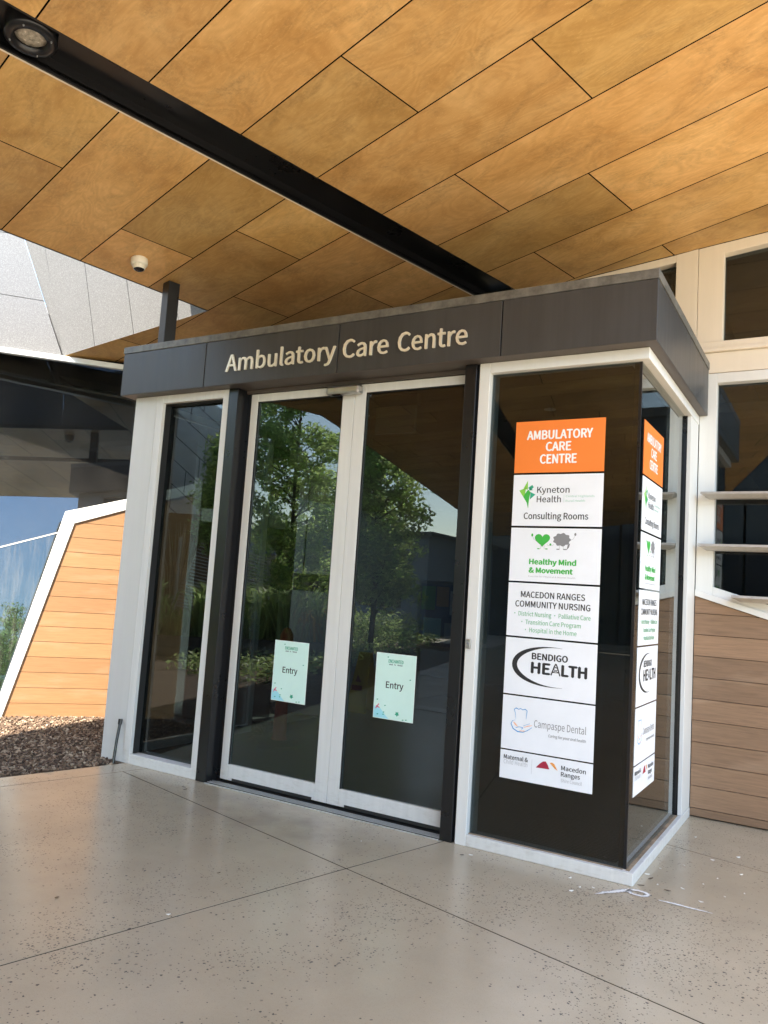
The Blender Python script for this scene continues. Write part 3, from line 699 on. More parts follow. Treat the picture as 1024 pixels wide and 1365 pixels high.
m.build('right_bay_frame', M['white'], ves, bevel=.003)
m = MB(); m.box(-.953, 0, .0005, .12, 0, .065); m.box(-.12, -.0005, .1205, YW - .003, 0, .0645); m.build('base_sill', M['sill'], ves, bevel=.004)
m = MB(); m.box(-.952, -.062, .028, .0465, .0652, .0672); m.box(-.0465, -.026, .0285, 1.405, .0648, .0668); m.build('dirt_line', M['grime'], ves)
m = MB(); m.box(-.955, -.062, .047, .059, .064, 2.828); m.build('glass_pane', M['glass'], ves)
m = MB(); m.box(-.059, -.047, .062, 1.41, .064, 2.828); m.build('glass_pane', M['glass'], ves)
m = MB(); m.box(-.0615, -.0465, .0465, .0615, .064, 2.828); m.box(-.092, -.062, .0595, .066, .066, 2.827); m.box(-.07, -.03, 1.41, 1.42, .066, 2.827)
m.build('corner_seal', M['black'], ves)
m = MB(); m.box(-.952, -.935, .06, .118, .066, 2.826); m.build('inner_stop', M['pale'], ves)
m = MB(); m.box(-4.06, -4.048, .36, YW - .01, .08, 2.82); m.build('glass_pane', M['glass'], ves)
m = MB(); m.box(-4.10, -4.02, .352, YW - .005, 0, .075); m.box(-4.10, -4.02, .352, YW - .005, 2.825, 2.89); m.box(-4.10, -4.02, 1.66, YW - .006, .076, 2.824); m.build('side_frame', M['white'], ves, bevel=.003)
m = MB(); m.box(-4.07, -.125, .22, YW, 2.885, 2.8925); m.build('ceiling', M['ceil'], ves)
for x, y in ((-.976, 1.2), (-2.5, 1.0)):
    m = MB(); m.lathe([(0, -.004), (.04, -.004), (.045, 0)], (x, y, 2.884), (0, 0, 1), 20); m.build('ceiling_lamp', M['inkw'], ves)
# threshold track
m = MB(); m.box(-2.985, -1.122, -.010, .23, .0, .003); trk = m.build('door_track', M['rubber'], ves)
m = MB()
for y0, y1, h in ((-.020, -.011, .006), (.012, .018, .009), (.038, .044, .009), (.064, .069, .009)): m.box(-2.985, -1.122, y0, y1, .0002, h)
m.build('track_rib', M['silver'], ves)
# sliding doors
def door(x0, x1, l, r):
    d = MB(); y0, y1 = .10, .145
    d.box(x0, x0 + l, y0, y1, .022, 2.862); d.box(x1 - r, x1, y0, y1, .022, 2.862)
    d.box(x0 + l, x1 - r, y0 + .001, y1, .022, .132); d.box(x0 + l, x1 - r, y0 + .001, y1, 2.803, 2.862)
    o = d.build('sliding_door', M['doorw'], ves, bevel=.003)
    g_ = MB(); g_.box(x0 + l - .005, x1 - r + .005, .119, .129, .128, 2.806); child(g_, 'glass_pane', M['glass'], o)
    gk = MB()
    for q in ((x0 + l, x0 + l + .005, .132, 2.803), (x1 - r - .005, x1 - r, .132, 2.803)): gk.box(q[0], q[1], .103, .118, q[2], q[3])
    gk.box(x0 + l, x1 - r, .103, .118, 2.797, 2.802); child(gk, 'gasket', M['rubber'], o)
    b = MB(); b.box(x0 + l + .05, x1 - r - .02, .0955, .0995, .020, .040); child(b, 'brush_seal', M['rubber'], o)
    return o
door(-2.947, -2.011, .066, .100); door(-2.008, -1.062, .092, .06)
m = MB(); m.box(-2.212, -1.934, .026, .099, 2.786, 2.850); so_ = m.build('motion_sensor', M['steel'], ves, bevel=.018)
m = MB(); m.box(-2.16, -2.09, .034, .060, 2.7825, 2.790); child(m, 'sensor_window', M['dome'], so_)
m = MB(); m.box(-1.013, -.983, -.016, -.0005, 1.135, 1.192); pb = m.build('push_button', M['steel'], ves, bevel=.004)
m = MB(); m.lathe([(0, .004), (.007, .004), (.008, 0)], (-.998, -.0162, 1.166), (0, -1, 0), 16); child(m, 'button', M['grey'], pb)

# ------------------------------------------------------------------ sign panels (local x right, z up, front towards -y)
def ell(cx, cz, rx, rz, n=24, a0=0, a1=360): return [(cx + rx * math.cos(R(a0 + (a1 - a0) * t / n)), cz + rz * math.sin(R(a0 + (a1 - a0) * t / n))) for t in range(n + (0 if a1 - a0 == 360 else 1))]
def shape(mb, pts, y=-.0024): mb.face([(x, y, z) for x, z in (pts if area2(pts) > 0 else pts[::-1])])
def area2(p): return sum(p[i][0] * p[(i + 1) % len(p)][1] - p[(i + 1) % len(p)][0] * p[i][1] for i in range(len(p)))
def stroke(mb, pts, w, y=-.0024):
    for (a, b), (c, d) in zip(pts, pts[1:]):
        L = math.hypot(c - a, d - b) or 1e-6; nx, nz = -(d - b) / L * w / 2, (c - a) / L * w / 2
        shape(mb, [(a - nx, b - nz), (c - nx, d - nz), (c + nx, d + nz), (a + nx, b + nz)], y)
def tapered(mb, pts, ws, y=-.0024):
    L, Rr = [], []
    for k, (x, z) in enumerate(pts):
        a, b = pts[max(0, k - 1)], pts[min(len(pts) - 1, k + 1)]; d = math.hypot(b[0] - a[0], b[1] - a[1]) or 1e-6
        nx, nz = -(b[1] - a[1]) / d, (b[0] - a[0]) / d; L.append((x + nx * ws[k] / 2, z + nz * ws[k] / 2)); Rr.append((x - nx * ws[k] / 2, z - nz * ws[k] / 2))
    for k in range(len(pts) - 1): shape(mb, [L[k], L[k + 1], Rr[k + 1], Rr[k]], y)

TY = -.0026
def s_orange(p):
    m = MB(); w = 1.0
    put_text(m, 'AMBULATORY', -.197, .197, .044, .098, TY, .03); put_text(m, 'CARE', -.077, .072, -.028, .026, TY, .03); put_text(m, 'CENTRE', -.110, .108, -.103, -.048, TY, .03)
    return [(m, 'lettering', 'inkw')]
def s_kyneton(p):
    out = []; cx, cz = -.182, .045
    st = {'lime': [[(-.232, .058), (-.190, .075), (-.195, .040), (-.205, .020)], [(-.180, .118), (-.205, .072), (-.178, .062)]],
          'green': [[(-.205, .020), (-.195, .040), (-.168, .012), (-.172, -.050), (-.182, -.015)], [(-.195, .040), (-.178, .062), (-.160, .048), (-.168, .012)]],
          'teal': [[(-.178, .074), (-.152, .092), (-.142, .078), (-.160, .060)], [(-.160, .048), (-.130, .034), (-.164, .004)], [(-.162, .072), (-.146, .060), (-.178, .058)]]}
    for c, ps in st.items():
        m = MB()
        for q in ps: shape(m, q)
        out.append((m, 'logo', c))
    m = MB(); put_text(m, 'Kyneton', -.120, .075, .043, .083, TY, .0, 0, 0, 'Kl'); put_text(m, 'Health', -.120, .026, -.013, .027, TY, 0, 0, 0, 'Hl'); put_text(m, 'Consulting Rooms', -.196, .190, -.113, -.072, TY, .008, 0, 0, 'CRl'); out.append((m, 'lettering', 'ink'))
    m = MB(); put_text(m, 'Central Highlands', .055, .222, .017, .030, TY, 0, 0, 0, 'CHl'); put_text(m, 'Rural Health', .055, .168, -.010, .003, TY, 0, 0, 0, 'RHl'); stroke(m, [(.044, -.014), (.044, .03)], .0015); out.append((m, 'lettering', 'mgreen'))
    return out
def s_healthy(p):
    out = []; h = []
    for t in range(40):
        a = 2 * math.pi * t / 40; h.append((-.075 + .0029 * 16 * math.sin(a) ** 3, .090 + .0027 * (13 * math.cos(a) - 5 * math.cos(2 * a) - 2 * math.cos(3 * a) - math.cos(4 * a))))
    m = MB(); shape(m, h); shape(m, ell(-.138, .116, .006, .009)); stroke(m, [(-.104, .036), (-.090, .036)], .006); stroke(m, [(-.055, .036), (-.041, .036)], .006); shape(m, ell(-.025, .062, .006, .007))
    put_text(m, 'Healthy Mind', -.148, .130, -.056, -.023, TY, .05, 0, 0, 'Hl'); put_text(m, '& Movement', -.148, .112, -.106, -.073, TY, .05, 0, 0, 'M&l'); out.append((m, 'lettering', 'green'))
    m = MB(); b = [(.042 + (.050 + .004 * math.cos(9 * a)) * math.cos(a), .092 + (.037 + .003 * math.cos(9 * a)) * math.sin(a)) for a in [2 * math.pi * t / 90 for t in range(90)]]
    shape(m, b); shape(m, [(.078, .062), (.092, .072), (.086, .048), (.072, .032)]); shape(m, ell(.120, .124, .006, .009)); stroke(m, [(.012, .036), (.030, .036)], .006); stroke(m, [(.052, .036), (.072, .036)], .006); out.append((m, 'logo', 'grey'))
    m = MB(); w = .0022
    for q in ([(-.108, .078), (-.128, .092), (-.136, .110)], [(-.083, .062), (-.083, .038), (-.09, .036)], [(-.063, .062), (-.063, .038), (-.055, .036)], [(-.046, .062), (-.035, .054), (-.026, .062)], [(-.024, .06), (-.014, .055), (-.004, .064)],
              [(.030, .060), (.030, .037)], [(.052, .060), (.052, .037)], [(.090, .088), (.110, .098), (.119, .118)]): stroke(m, q, w)
    put_text(m, 'Exercise for Physical & Mental Health', -.150, .130, -.131, -.122, TY, 0, 0, 0, 'EPl'); out.append((m, 'lettering', 'lgrey'))
    return out
def s_macedon(p):
    m = MB(); put_text(m, 'MACEDON RANGES', -.190, .190, .072, .108, TY, .012); put_text(m, 'COMMUNITY NURSING', -.222, .222, .016, .052, TY, .012)
    n_ = MB(); put_text(n_, '• District Nursing • Palliative Care', -.226, .226, -.036, -.008, TY, 0, 0, 0, 'DPl'); put_text(n_, '• Transition Care Program', -.180, .172, -.083, -.055, TY, 0, 0, 0, 'TPl'); put_text(n_, '• Hospital in the Home', -.156, .150, -.128, -.100, TY, 0, 0, 0, 'HPl')
    return [(m, 'lettering', 'ink'), (n_, 'lettering', 'pgreen')]
def s_bendigo(p):
    m = MB(); put_text(m, 'BENDIGO', -.105, .105, .048, .084, TY, .035); put_text(m, 'HE', -.105, .003, -.030, .030, TY, .05); put_text(m, 'LTH', .075, .215, -.030, .030, TY, .05)
    stroke(m, [(.012, -.032), (.030, .020), (.038, .034), (.046, .020), (.064, -.032)], .007); stroke(m, [(.022, -.014), (.054, .004)], .004); stroke(m, [(.054, -.014), (.022, .004)], .004); stroke(m, [(.020, -.015), (.056, -.015)], .004)
    stroke(m, [(.028, .008), (.048, .020)], .003); stroke(m, [(.048, .008), (.028, .020)], .003)
    pts = ell(.030, .012, .240, .112, 30, 80, 282); ws = [.001 + .030 * math.sin(math.pi * min(1, k / 30)) ** 1.6 for k in range(31)]; tapered(m, pts, ws)
    return [(m, 'lettering', 'ink')]
def s_dental(p):
    m = MB(); put_text(m, 'Campaspe Dental', -.075, .226, -.010, .034, TY, -.006, 0, 0, 'CDl'); n_ = MB(); put_text(n_, 'Caring for your oral health', .012, .226, -.053, -.036, TY, 0, .15, 0, 'Cl')
    b = MB(); q = [(-.186, .020), (-.190, .052), (-.198, .076), (-.186, .084), (-.172, .078), (-.160, .084), (-.146, .078), (-.132, .084), (-.120, .076), (-.122, .050), (-.124, .026)]; tapered(b, q, [.001, .003, .005, .006, .004, .004, .004, .005, .005, .003, .001])
    q = [(-.188, .016), (-.206, .010), (-.214, -.008), (-.200, -.034), (-.172, -.048), (-.140, -.048), (-.112, -.034), (-.086, -.014)]; tapered(b, q, [.001, .003, .005, .006, .006, .004, .004, .002]); stroke(b, [(-.185, -.028), (-.165, -.020), (-.140, -.022), (-.150, -.032)], .003); stroke(b, [(-.14, -.012), (-.10, .006)], .002)
    o = MB(); tapered(o, [(-.200, .004), (-.188, -.008), (-.170, -.022)], [.004, .010, .002]); tapered(o, [(-.135, -.020), (-.112, -.010), (-.086, -.002)], [.002, .006, .002]); stroke(o, [(-.16, -.042), (-.13, -.040)], .005)
    return [(m, 'lettering', 'grey'), (n_, 'lettering', 'grey'), (b, 'logo', 'blue'), (o, 'logo', 'peach')]
def s_maternal(p):
    m = MB(); put_text(m, 'Maternal &', -.248, -.102, .030, .056, TY, .012, 0, 0, 'M&l'); put_text(m, 'Macedon', .094, .232, .020, .046, TY, .012, 0, 0, 'Md'); put_text(m, 'Ranges', .094, .200, -.014, .012, TY, .012, 0, 0, 'Rl')
    n_ = MB(); put_text(n_, 'Child Health', -.248, -.104, .002, .028, TY, -.004, 0, 0, 'Chl'); put_text(n_, 'Shire Council', .094, .212, -.045, -.025, TY, 0, 0, 0, 'Shl'); stroke(n_, [(-.078, -.03), (-.078, .05)], .0015)
    r = MB(); shape(r, [(-.054, .010), (-.030, .036), (-.012, .050), (.004, .052), (.016, .034), (.026, .012)]); a = MB(); shape(a, [(.026, .048), (.040, .052), (.052, .046), (.064, .028), (.074, .012), (.058, .020)])
    return [(m, 'lettering', 'ink'), (n_, 'lettering', 'lgrey'), (r, 'logo', 'red'), (a, 'logo', 'amber')]
rows = [(2.203, 2.516, s_orange, 'orange', 'orange panel with white capitals, topmost'), (1.884, 2.191, s_kyneton, 'signw', 'white panel with green star logo and Consulting Rooms'),
        (1.556, 1.872, s_healthy, 'signw', 'white panel with green heart and grey brain logo'), (1.234, 1.545, s_macedon, 'signw', 'white panel listing community nursing services in green'),
        (.898, 1.2235, s_bendigo, 'signw', 'white panel with black swoosh and heavy black capitals'), (.583, .889, s_dental, 'signw', 'white panel with blue tooth and hand logo'),
        (.416, .575, s_maternal, 'signw', 'short white panel with red and orange hills')]
def sign(z0, z1, fn, base, text, side):
    zc = (z0 + z1) / 2; lab = text + (' on the side glass facing right' if side else ' on the front corner glass')
    loc = (-.0465, .413, zc) if side else (-.511, .0465, zc); rz = R(90) if side else 0
    o = thing('sign_panel', lab, 'sign', loc, rz, 'sign panels on the side glass' if side else 'sign panels on the front glass')
    m = MB(); hw = .2705; m.box(-hw, hw, -.0018, 0, -(z1 - z0) / 2, (z1 - z0) / 2); m.build('backing', M[base], o, local=True)
    for mb, nm, mt in fn(o):
        for q in (mb.lines() if nm == 'lettering' else [mb]): q.build(nm, M[mt], o, local=True)
for r in rows: sign(*r, False)
for r in rows: sign(*r, True)

# entry posters
def poster(xc, zc, lab):
    o = thing('poster', lab, 'poster', (xc, .1185, zc), 0, 'entry posters on the sliding doors')
    hw, hh = .1485, .210
    m = MB(); m.box(-hw, hw, -.0012, 0, -hh, hh); m.build('paper', M['pedge'], o, local=True)
    y = -.0016; m = MB(); shape(m, [(-hw + .004, -hh + .004), (hw - .004, -hh + .004), (hw - .004, hh - .004), (-hw + .004, hh - .004)], y); m.build('printed_face', M['mint'], o, local=True)
    y = -.0020; m = MB(); shape(m, [(-hw + .004, -hh + .004), (-hw + .12, -hh + .004), (-hw + .095, -hh + .022), (-hw + .055, -hh + .062), (-hw + .004, -hh + .075)], y); m.build('blue_hill', M['cyan'], o, local=True)
    m = MB(); put_text(m, 'Entry', -.064, .064, -.012, .032, y, .012, 0, 0, 'El')
    for k in range(14): shape(m, [(-.050 + .0072 * k + (.004 if k in (5, 8) else 0), .135), (-.046 + .0072 * k, .135), (-.046 + .0072 * k, .142 + .002 * (k % 2)), (-.050 + .0072 * k, .143)], y) if k not in (4, 7) else None
    m.build('lettering', M['ink'], o, local=True)
    m = MB(); put_text(m, 'ENCHANTED', -.055, .055, .150, .172, y, .02); shape(m, [(.030 + (.017 if t % 2 else .010) * math.sin(math.pi * t / 5), -.168 + (.017 if t % 2 else .010) * math.cos(math.pi * t / 5)) for t in range(10)], y - .0002)
    for x, z in ((-.115, -.185), (-.072, -.182), (-.07, -.168), (-.062, -.125), (-.122, -.092), (.112, .055), (.075, -.200), (.098, -.197), (-.06, .185)): shape(m, [(x - .008, z), (x, z - .004), (x + .008, z + .002), (x, z + .004)], y - .0002)
    m.build('motif', M['teal'], o, local=True)
    m = MB(); shape(m, [(-.135, -.150), (-.128, -.152), (-.105, -.120), (-.112, -.118)], y - .0003); shape(m, [(-.128, -.130), (-.100, -.140), (-.102, -.146), (-.13, -.138)], y - .0003); m.build('pink_bird', M['pink'], o, local=True)
poster(-2.403, .840, 'mint green poster reading Entry on the left sliding door')
poster(-1.556, .834, 'mint green poster reading Entry on the right sliding door')

# ------------------------------------------------------------------ things around the entrance
m = MB(); m.tube([(-3.868, -.075, .0), (-3.883, -.05, .16), (-3.894, -.022, .30)], .011, 10); m.tube([(-3.8925, -.026, .285), (-3.895, -.020, .325)], .016, 12)
tag(m.build('irrigation_riser', M['black'], smooth=False), 'short black plastic pipe leaning on the pale end sheet beside the mulch', 'pipe')
bo = thing('bollard', 'orange red safety bollard on a dark base behind the left sliding door', 'bollard', (-3.43, 1.40, 0))
m = MB(); m.lathe([(.075, .05), (.062, .10), (.052, .55), (.050, .93), (.060, .94), (.060, .99), (.045, 1.02), (.03, 1.05), (0, 1.06)], (-3.43, 1.40, 0), (0, 0, 1), 24); m.build('shaft', M['bollard'], bo, smooth=True)
m = MB(); m.lathe([(0.0, .062), (.10, .060), (.20, .030), (.21, .006), (.21, .005)], (-3.43, 1.40, .003), (0, 0, 1), 24); m.build('base', M['rubber'], bo)
m = MB(); m.lathe([(.0545, .66), (.054, .78)], (-3.43, 1.40, 0), (0, 0, 1), 24); m.build('reflective_band', M['lgrey'], bo)
ys = thing('caution_sign', 'yellow folding wet floor caution sign inside behind the doors', 'caution sign', (-4.03, 3.77, 0))
for sgn in (-1, 1):
    m = MB(); m.prism([(-4.17, 3.77 + .16 * sgn, .005), (-3.89, 3.77 + .16 * sgn, .005), (-3.95, 3.77 + .015 * sgn, .70), (-4.11, 3.77 + .015 * sgn, .70)], (0, .012, 0)); m.build('leaf_panel', M['yellow'], ys)
m = MB(); m.prism([(-4.07, 3.640, .36), (-3.99, 3.640, .36), (-4.03, 3.625, .44)], (0, .004, 0)); m.box(-4.10, -3.96, 3.615, 3.62, .26, .32); m.build('warning_symbol', M['red'], ys)
ex = thing('exit_sign', 'grey ceiling hung exit light box just inside the right sliding door', 'exit sign', (-1.92, .52, 2.74))
m = MB(); m.box(-2.075, -1.745, .50, .53, 2.60, 2.80); m.build('panel', M['grey'], ex); m = MB(); m.box(-2.09, -1.73, .495, .56, 2.80, 2.884); m.build('housing', M['wall'], ex)
dsg = thing('direction_sign', 'dark blue hanging sign with a pale arrow inside the foyer', 'sign', (-5.3, 4.5, 1.5))
m = MB(); m.box(-5.75, -4.7, 4.5, 4.52, 1.38, 1.62); m.build('board', M['navy'], dsg); m = MB(); m.prism([(-5.40, 4.497, 1.5), (-5.30, 4.497, 1.56), (-5.30, 4.497, 1.53), (-5.0, 4.497, 1.53), (-5.0, 4.497, 1.47), (-5.30, 4.497, 1.47), (-5.30, 4.497, 1.44)], (0, .002, 0)); m.box(-5.60, -5.48, 4.496, 4.499, 1.43, 1.57); m.build('arrow', M['lgrey'], dsg)
for x in (-5.6, -4.85):
    m = MB(); m.box(x - .01, x + .01, 4.505, 4.515, 1.62, 2.95); m.build('hanger', M['grey'], dsg)
nb = thing('noticeboard', 'framed noticeboard with colourful posters standing inside the foyer', 'noticeboard', (-3.45, 4.6, 0))
m = MB(); m.box(-3.80, -3.12, 4.60, 4.63, .75, 1.62); m.build('frame', M['grey'], nb); m = MB(); m.box(-3.76, -3.16, 4.592, 4.598, .80, 1.58); m.build('board', M['navy'], nb)
for x0, x1, z0, z1, c in ((-3.74, -3.55, 1.25, 1.55, 'green'), (-3.53, -3.36, 1.30, 1.55, 'amber'), (-3.34, -3.19, 1.2, 1.5, 'signw'), (-3.7, -3.45, .9, 1.15, 'cyan'), (-3.4, -3.2, .86, 1.1, 'lgrey')):
    m = MB(); m.box(x0, x1, 4.586, 4.590, z0, z1); m.build('notice', M[c], nb)
m = MB(); m.box(-3.78, -3.74, 4.6, 4.63, 0, .75); m.box(-3.18, -3.14, 4.6, 4.63, 0, .75); m.box(-3.8, -3.12, 4.45, 4.75, 0, .02); m.build('stand', M['grey'], nb)

# white spray-paint mark by the corner
m = MB(); z = .0042
def flatpath(mb, pts, w):
    L, Q = [], []
    for k, (x, y) in enumerate(pts):
        a, b = pts[max(0, k - 1)], pts[min(len(pts) - 1, k + 1)]; d = math.hypot(b[0] - a[0], b[1] - a[1]) or 1e-6; ww = w[k] if isinstance(w, list) else w
        nx, ny = -(b[1] - a[1]) / d * ww / 2, (b[0] - a[0]) / d * ww / 2; L.append((x + nx, y + ny, z)); Q.append((x - nx, y - ny, z))
    for k in range(len(pts) - 1): mb.face([L[k], Q[k], Q[k + 1], L[k + 1]], 0, [(k * .1, 0), (k * .1, 1), (k * .1 + .1, 1), (k * .1 + .1, 0)])
flatpath(m, [(.045 + .047 * math.cos(t * .2618) * (1 + .1 * math.sin(3 * t)), -.075 + .034 * math.sin(t * .2618)) for t in range(25)], .034)
flatpath(m, [(.005, -.055), (-.04, -.115), (-.10, -.19), (-.13, -.24)], [.056, .052, .034, .012])
flatpath(m, [(.15, -.105), (.22, -.10), (.30, -.105), (.40, -.105)], [.016, .030, .026, .010])
tag(m.build('paint_mark', M['chalk']), 'white spray painted loop and streaks on the concrete at the box corner', 'paint mark')
# fallen petals and bits
pet = [(.02, .25, 0), (.10, .12, 0), (.30, .30, 0), (.35, .45, 0), (.22, .15, 0), (.42, .18, 0), (.16, .55, 0), (.28, .78, 0), (-.30, -.10, 0), (-.22, -.20, 0), (-.16, -.16, 0), (-.24, -.28, 0), (.45, .62, 0), (.06, .40, 0), (.33, .02, 0), (-.86, -.13, 0), (.50, .30, 0), (-1.55, -1.75, 0), (-1.45, -.35, 0), (.12, 1.20, 0), (.40, .95, 0)]
m0 = None
for k, (x, y, _) in enumerate(pet):
    if m0 is None:
        m = MB(); q = [(.016 * math.cos(t * .785) * (1.0 + .25 * math.sin(2.3 * t)), .009 * math.sin(t * .785), .002 + .003 * abs(math.cos(t * .785))) for t in range(8)]
        m.prism([(a, b, c - .0008) for a, b, c in q], (0, 0, .0012)); m0 = m.build('petal', M['petal']); o = m0
    else: o = m0.copy(); col.objects.link(o)
    o.location = (x, y, .001); o.rotation_euler = (0, 0, random.uniform(0, 6.28)); s = random.uniform(.32, .85); o.scale = (s, s * random.uniform(.6, 1), 1)
    tag(o, 'small white fallen petal lying on the concrete paving', 'petal', 'fallen petals on the concrete')
m0 = None
for k, (x, y) in enumerate([(.05, .19), (.16, .07), (-.90, -.16), (.03, .05), (-2.05, -1.93), (-1.72, -1.25), (-.02, .85), (-3.0, -.20), (-2.95, -.24)]):
    if m0 is None:
        m = MB(); m.prism([(-.016, 0, .001), (-.004, -.006, .002), (.014, -.002, .004), (.018, .003, .006), (.002, .007, .003)], (0, 0, .0015)); m0 = m.build('dry_leaf', M['dryleaf']); o = m0
    else: o = m0.copy(); col.objects.link(o)
    o.location = (x, y, .001); o.rotation_euler = (0, 0, random.uniform(0, 6.28)); s = random.uniform(.5, 1.1); o.scale = (s, s, 1)
    tag(o, 'tiny dark dry leaf scrap lying on the concrete', 'leaf', 'dry leaf scraps on the concrete')

# ------------------------------------------------------------------ what stands behind the camera (seen in the glass)
m = MB(); m.face([(-400, -400, -.052), (-6.5 - 1, -400, -.052), (-30, -24, -.052), (-400, -24, -.052)]); m.face([(-60, -300, -.05), (60, -300, -.05), (60, -46, -.05), (-60, -46, -.05)])
tag(m.build('lawn', M['grass']), kind='structure')
def leafy(mb, c, r, n, size, flat_=1., rg=random):
    for _ in range(n):
        while True:
            p = Vector((rg.uniform(-1, 1), rg.uniform(-1, 1), rg.uniform(-1, 1)))
            if p.length < 1: break
        p = Vector(c) + Vector((p.x * r, p.y * r, p.z * r * flat_)); s = size * rg.uniform(.6, 1.3)
        a = Vector((rg.gauss(0, 1), rg.gauss(0, 1), rg.gauss(0, .7))).normalized(); b = a.orthogonal().normalized(); b = (Matrix.Rotation(rg.uniform(0, 6.28), 3, a) @ b)
        mb.face([p - a * s, p + b * s * .42, p + a * s, p - b * s * .42], rg.uniform(.02, 1))
def tree(name, label, x, y, h, r, zc0, n, seed, group):
    rg = random.Random(seed); t = thing(name, label, 'tree', (x, y, -.05), 0, group)
    tr = MB(); tr.tube([(x, y, -.05), (x + .03, y, zc0), (x - .04, y + .05, h * .55), (x + .02, y, h * .92)], [.075, .062, .04, .012], 8); cr = MB()
    for k in range(int(26 + h * 6)):
        f = (k + rg.random()) / (26 + h * 6); z = zc0 * .9 + (h - zc0 * .9) * f; w = r * (math.sin(math.pi * min(1, (f * .86 + .14))) ** .7) * rg.uniform(.55, 1.1); a = rg.uniform(0, 6.28)
        e = Vector((x + w * math.cos(a), y + w * math.sin(a), z + rg.uniform(.0, .45)))
        tr.tube([(x, y, z - .45), ((x + e.x) / 2, (y + e.y) / 2, z - .1), e], [.022, .014, .004], 5, False)
        for q in (.45, .75, 1.0):
            c = Vector((x, y, z - .3)).lerp(e, q) + Vector((rg.gauss(0, .08), rg.gauss(0, .08), rg.gauss(0, .08))); leafy(cr, c, rg.uniform(.20, .36), n, .066, .85, rg)
    for _ in range(int(60 * r)):
        a, f = rg.uniform(0, 6.28), rg.random(); w = r * rg.uniform(.3, .95); leafy(cr, (x + w * math.cos(a), y + w * math.sin(a), zc0 + (h - zc0) * .6 * f), rg.uniform(.24, .42), n, .066, .8, rg)
    tr.build('trunk', M['trunk'], t); cr.build('crown', M['leaf'], t)
GT = 'garden trees reflected in the doors'
tree('garden_tree', 'tall bushy green garden tree reflected in the left sliding door', -11.6, -11.8, 8.6, 1.95, .8, 105, 3, GT)
tree('garden_tree', 'slender green tree reflected in the right sliding door', -8.75, -11.4, 5.4, 1.15, 1.3, 90, 5, GT)
tree('garden_tree', 'small dark garden tree reflected in the left fixed pane', -10.7, -8.0, 4.3, .42, 2.3, 26, 9, GT)
for k, (x, y, h, r) in enumerate(((19.5, -16.5, 4.6, 1.7), (25, -18.5, 6.0, 2.4), (33, -24, 6.5, 2.6), (-22, -30, 9, 2.8))):
    tree('park_tree', ('broad park tree beyond the canopy, seen only as a reflection', 'second park tree beyond the canopy with a wider crown', 'farthest and tallest park tree beyond the canopy', 'park tree standing alone past the wing')[k], x, y, h, r, 2, 34, 20 + k, 'park trees beyond the canopy')
def shrub(name, label, x, y, h, n, mat, group, plume=False, seed=0, zb=0.):
    rg = random.Random(seed); t = thing(name, label, 'plant', (x, y, zb), 0, group); f = MB()
    for _ in range(n):
        a = rg.uniform(0, 6.28); L = h * rg.uniform(.7, 1.25); sp = rg.uniform(.25, .9) * h * (.22 if plume else .8); d = Vector((math.cos(a), math.sin(a), 0)); w = Vector((-d.y, d.x, 0)) * (.012 if plume else .028)
        b = Vector((x + rg.gauss(0, .10), y + rg.gauss(0, .10), zb)); p1 = b + d * sp * .45 + Vector((0, 0, L * .7)); p2 = b + d * sp + Vector((0, 0, L * (1.0 if plume else .78))); q = rg.uniform(.02, 1)
        f.face([b - w, b + w, p1 + w * (2.2 if plume else 1), p1 - w * (2.2 if plume else 1)], q); f.face([p1 - w * (2.2 if plume else 1), p1 + w * (2.2 if plume else 1), p2], q)
    f.build('leaves', M[mat], t)
pa, pb = Vector((-10.5, -6.1, 0)), Vector((-7.9, -8.7, 0)); pd = (pb - pa).normalized(); pn = Vector((-pd.y, pd.x, 0))
rg_ = random.Random(8)
for k in range(12):
    p = pa.lerp(pb, (k + .5) / 12) + pn * rg_.uniform(-.2, .2); shrub('strappy_plant', 'clump of strappy green leaves in the low planter reflected in the glass', p.x, p.y, rg_.choice((.45, .6, .85, 1.15)), rg_.randint(45, 90), 'leafb', 'strappy plants in the planter', False, 40 + k, .33)
for k, f in enumerate((.80, .93)):
    p = pa.lerp(pb, f) - pn * .1; shrub('flowering_plant', 'yellow flowering clump at the door end of the planter', p.x, p.y, .72, 150, 'yel', 'yellow flowering plants', False, 60 + k, .33)
for k, (x, y) in enumerate([(-13.0, -9.3), (-13.6, -9.9)]): shrub('plume_grass', 'tall dry plume grass against the far end of the timber wing', x, y, 2.4, 26, 'plume', 'dry plume grasses', True, 70 + k)
t = thing('planter', 'low dark steel planter box full of strappy plants', 'planter', tuple(pa.lerp(pb, .5) + Vector((0, 0, -.05))))
m = MB(); q = [pa + pn * .42, pa - pn * .42, pb - pn * .42, pb + pn * .42]
for a, b in zip(q, q[1:] + q[:1]):
    d = (b - a).normalized(); nn = Vector((d.y, -d.x, 0)) * .04; m.prism([a, b, b + nn, a + nn], (0, 0, .37))
m.build('rim', M['planter'], t)
m = MB(); m.prism(q, (0, 0, .32)); m.build('soil', M['soil'], t)
t = thing('louvre_screen', 'leaning white slatted screen beside the garden planter', 'screen', (-11.9, -9.2, -.05))
m = MB(); a0, a1 = Vector((-12.9, -9.0, 0)), Vector((-11.2, -10.6, 0))
for k in range(22):
    z = .8 + .075 * k; p, q = a0.lerp(a1, .02 + .012 * k), a0.lerp(a1, .98); m.hull8([p + Vector((0, 0, z)), q + Vector((0, 0, z - .35)), q + Vector((.04, .05, z - .35)), p + Vector((.04, .05, z)), p + Vector((0, 0, z + .03)), q + Vector((0, 0, z - .32)), q + Vector((.04, .05, z - .32)), p + Vector((.04, .05, z + .03))])
m.build('slat', M['white'], t)
m = MB()
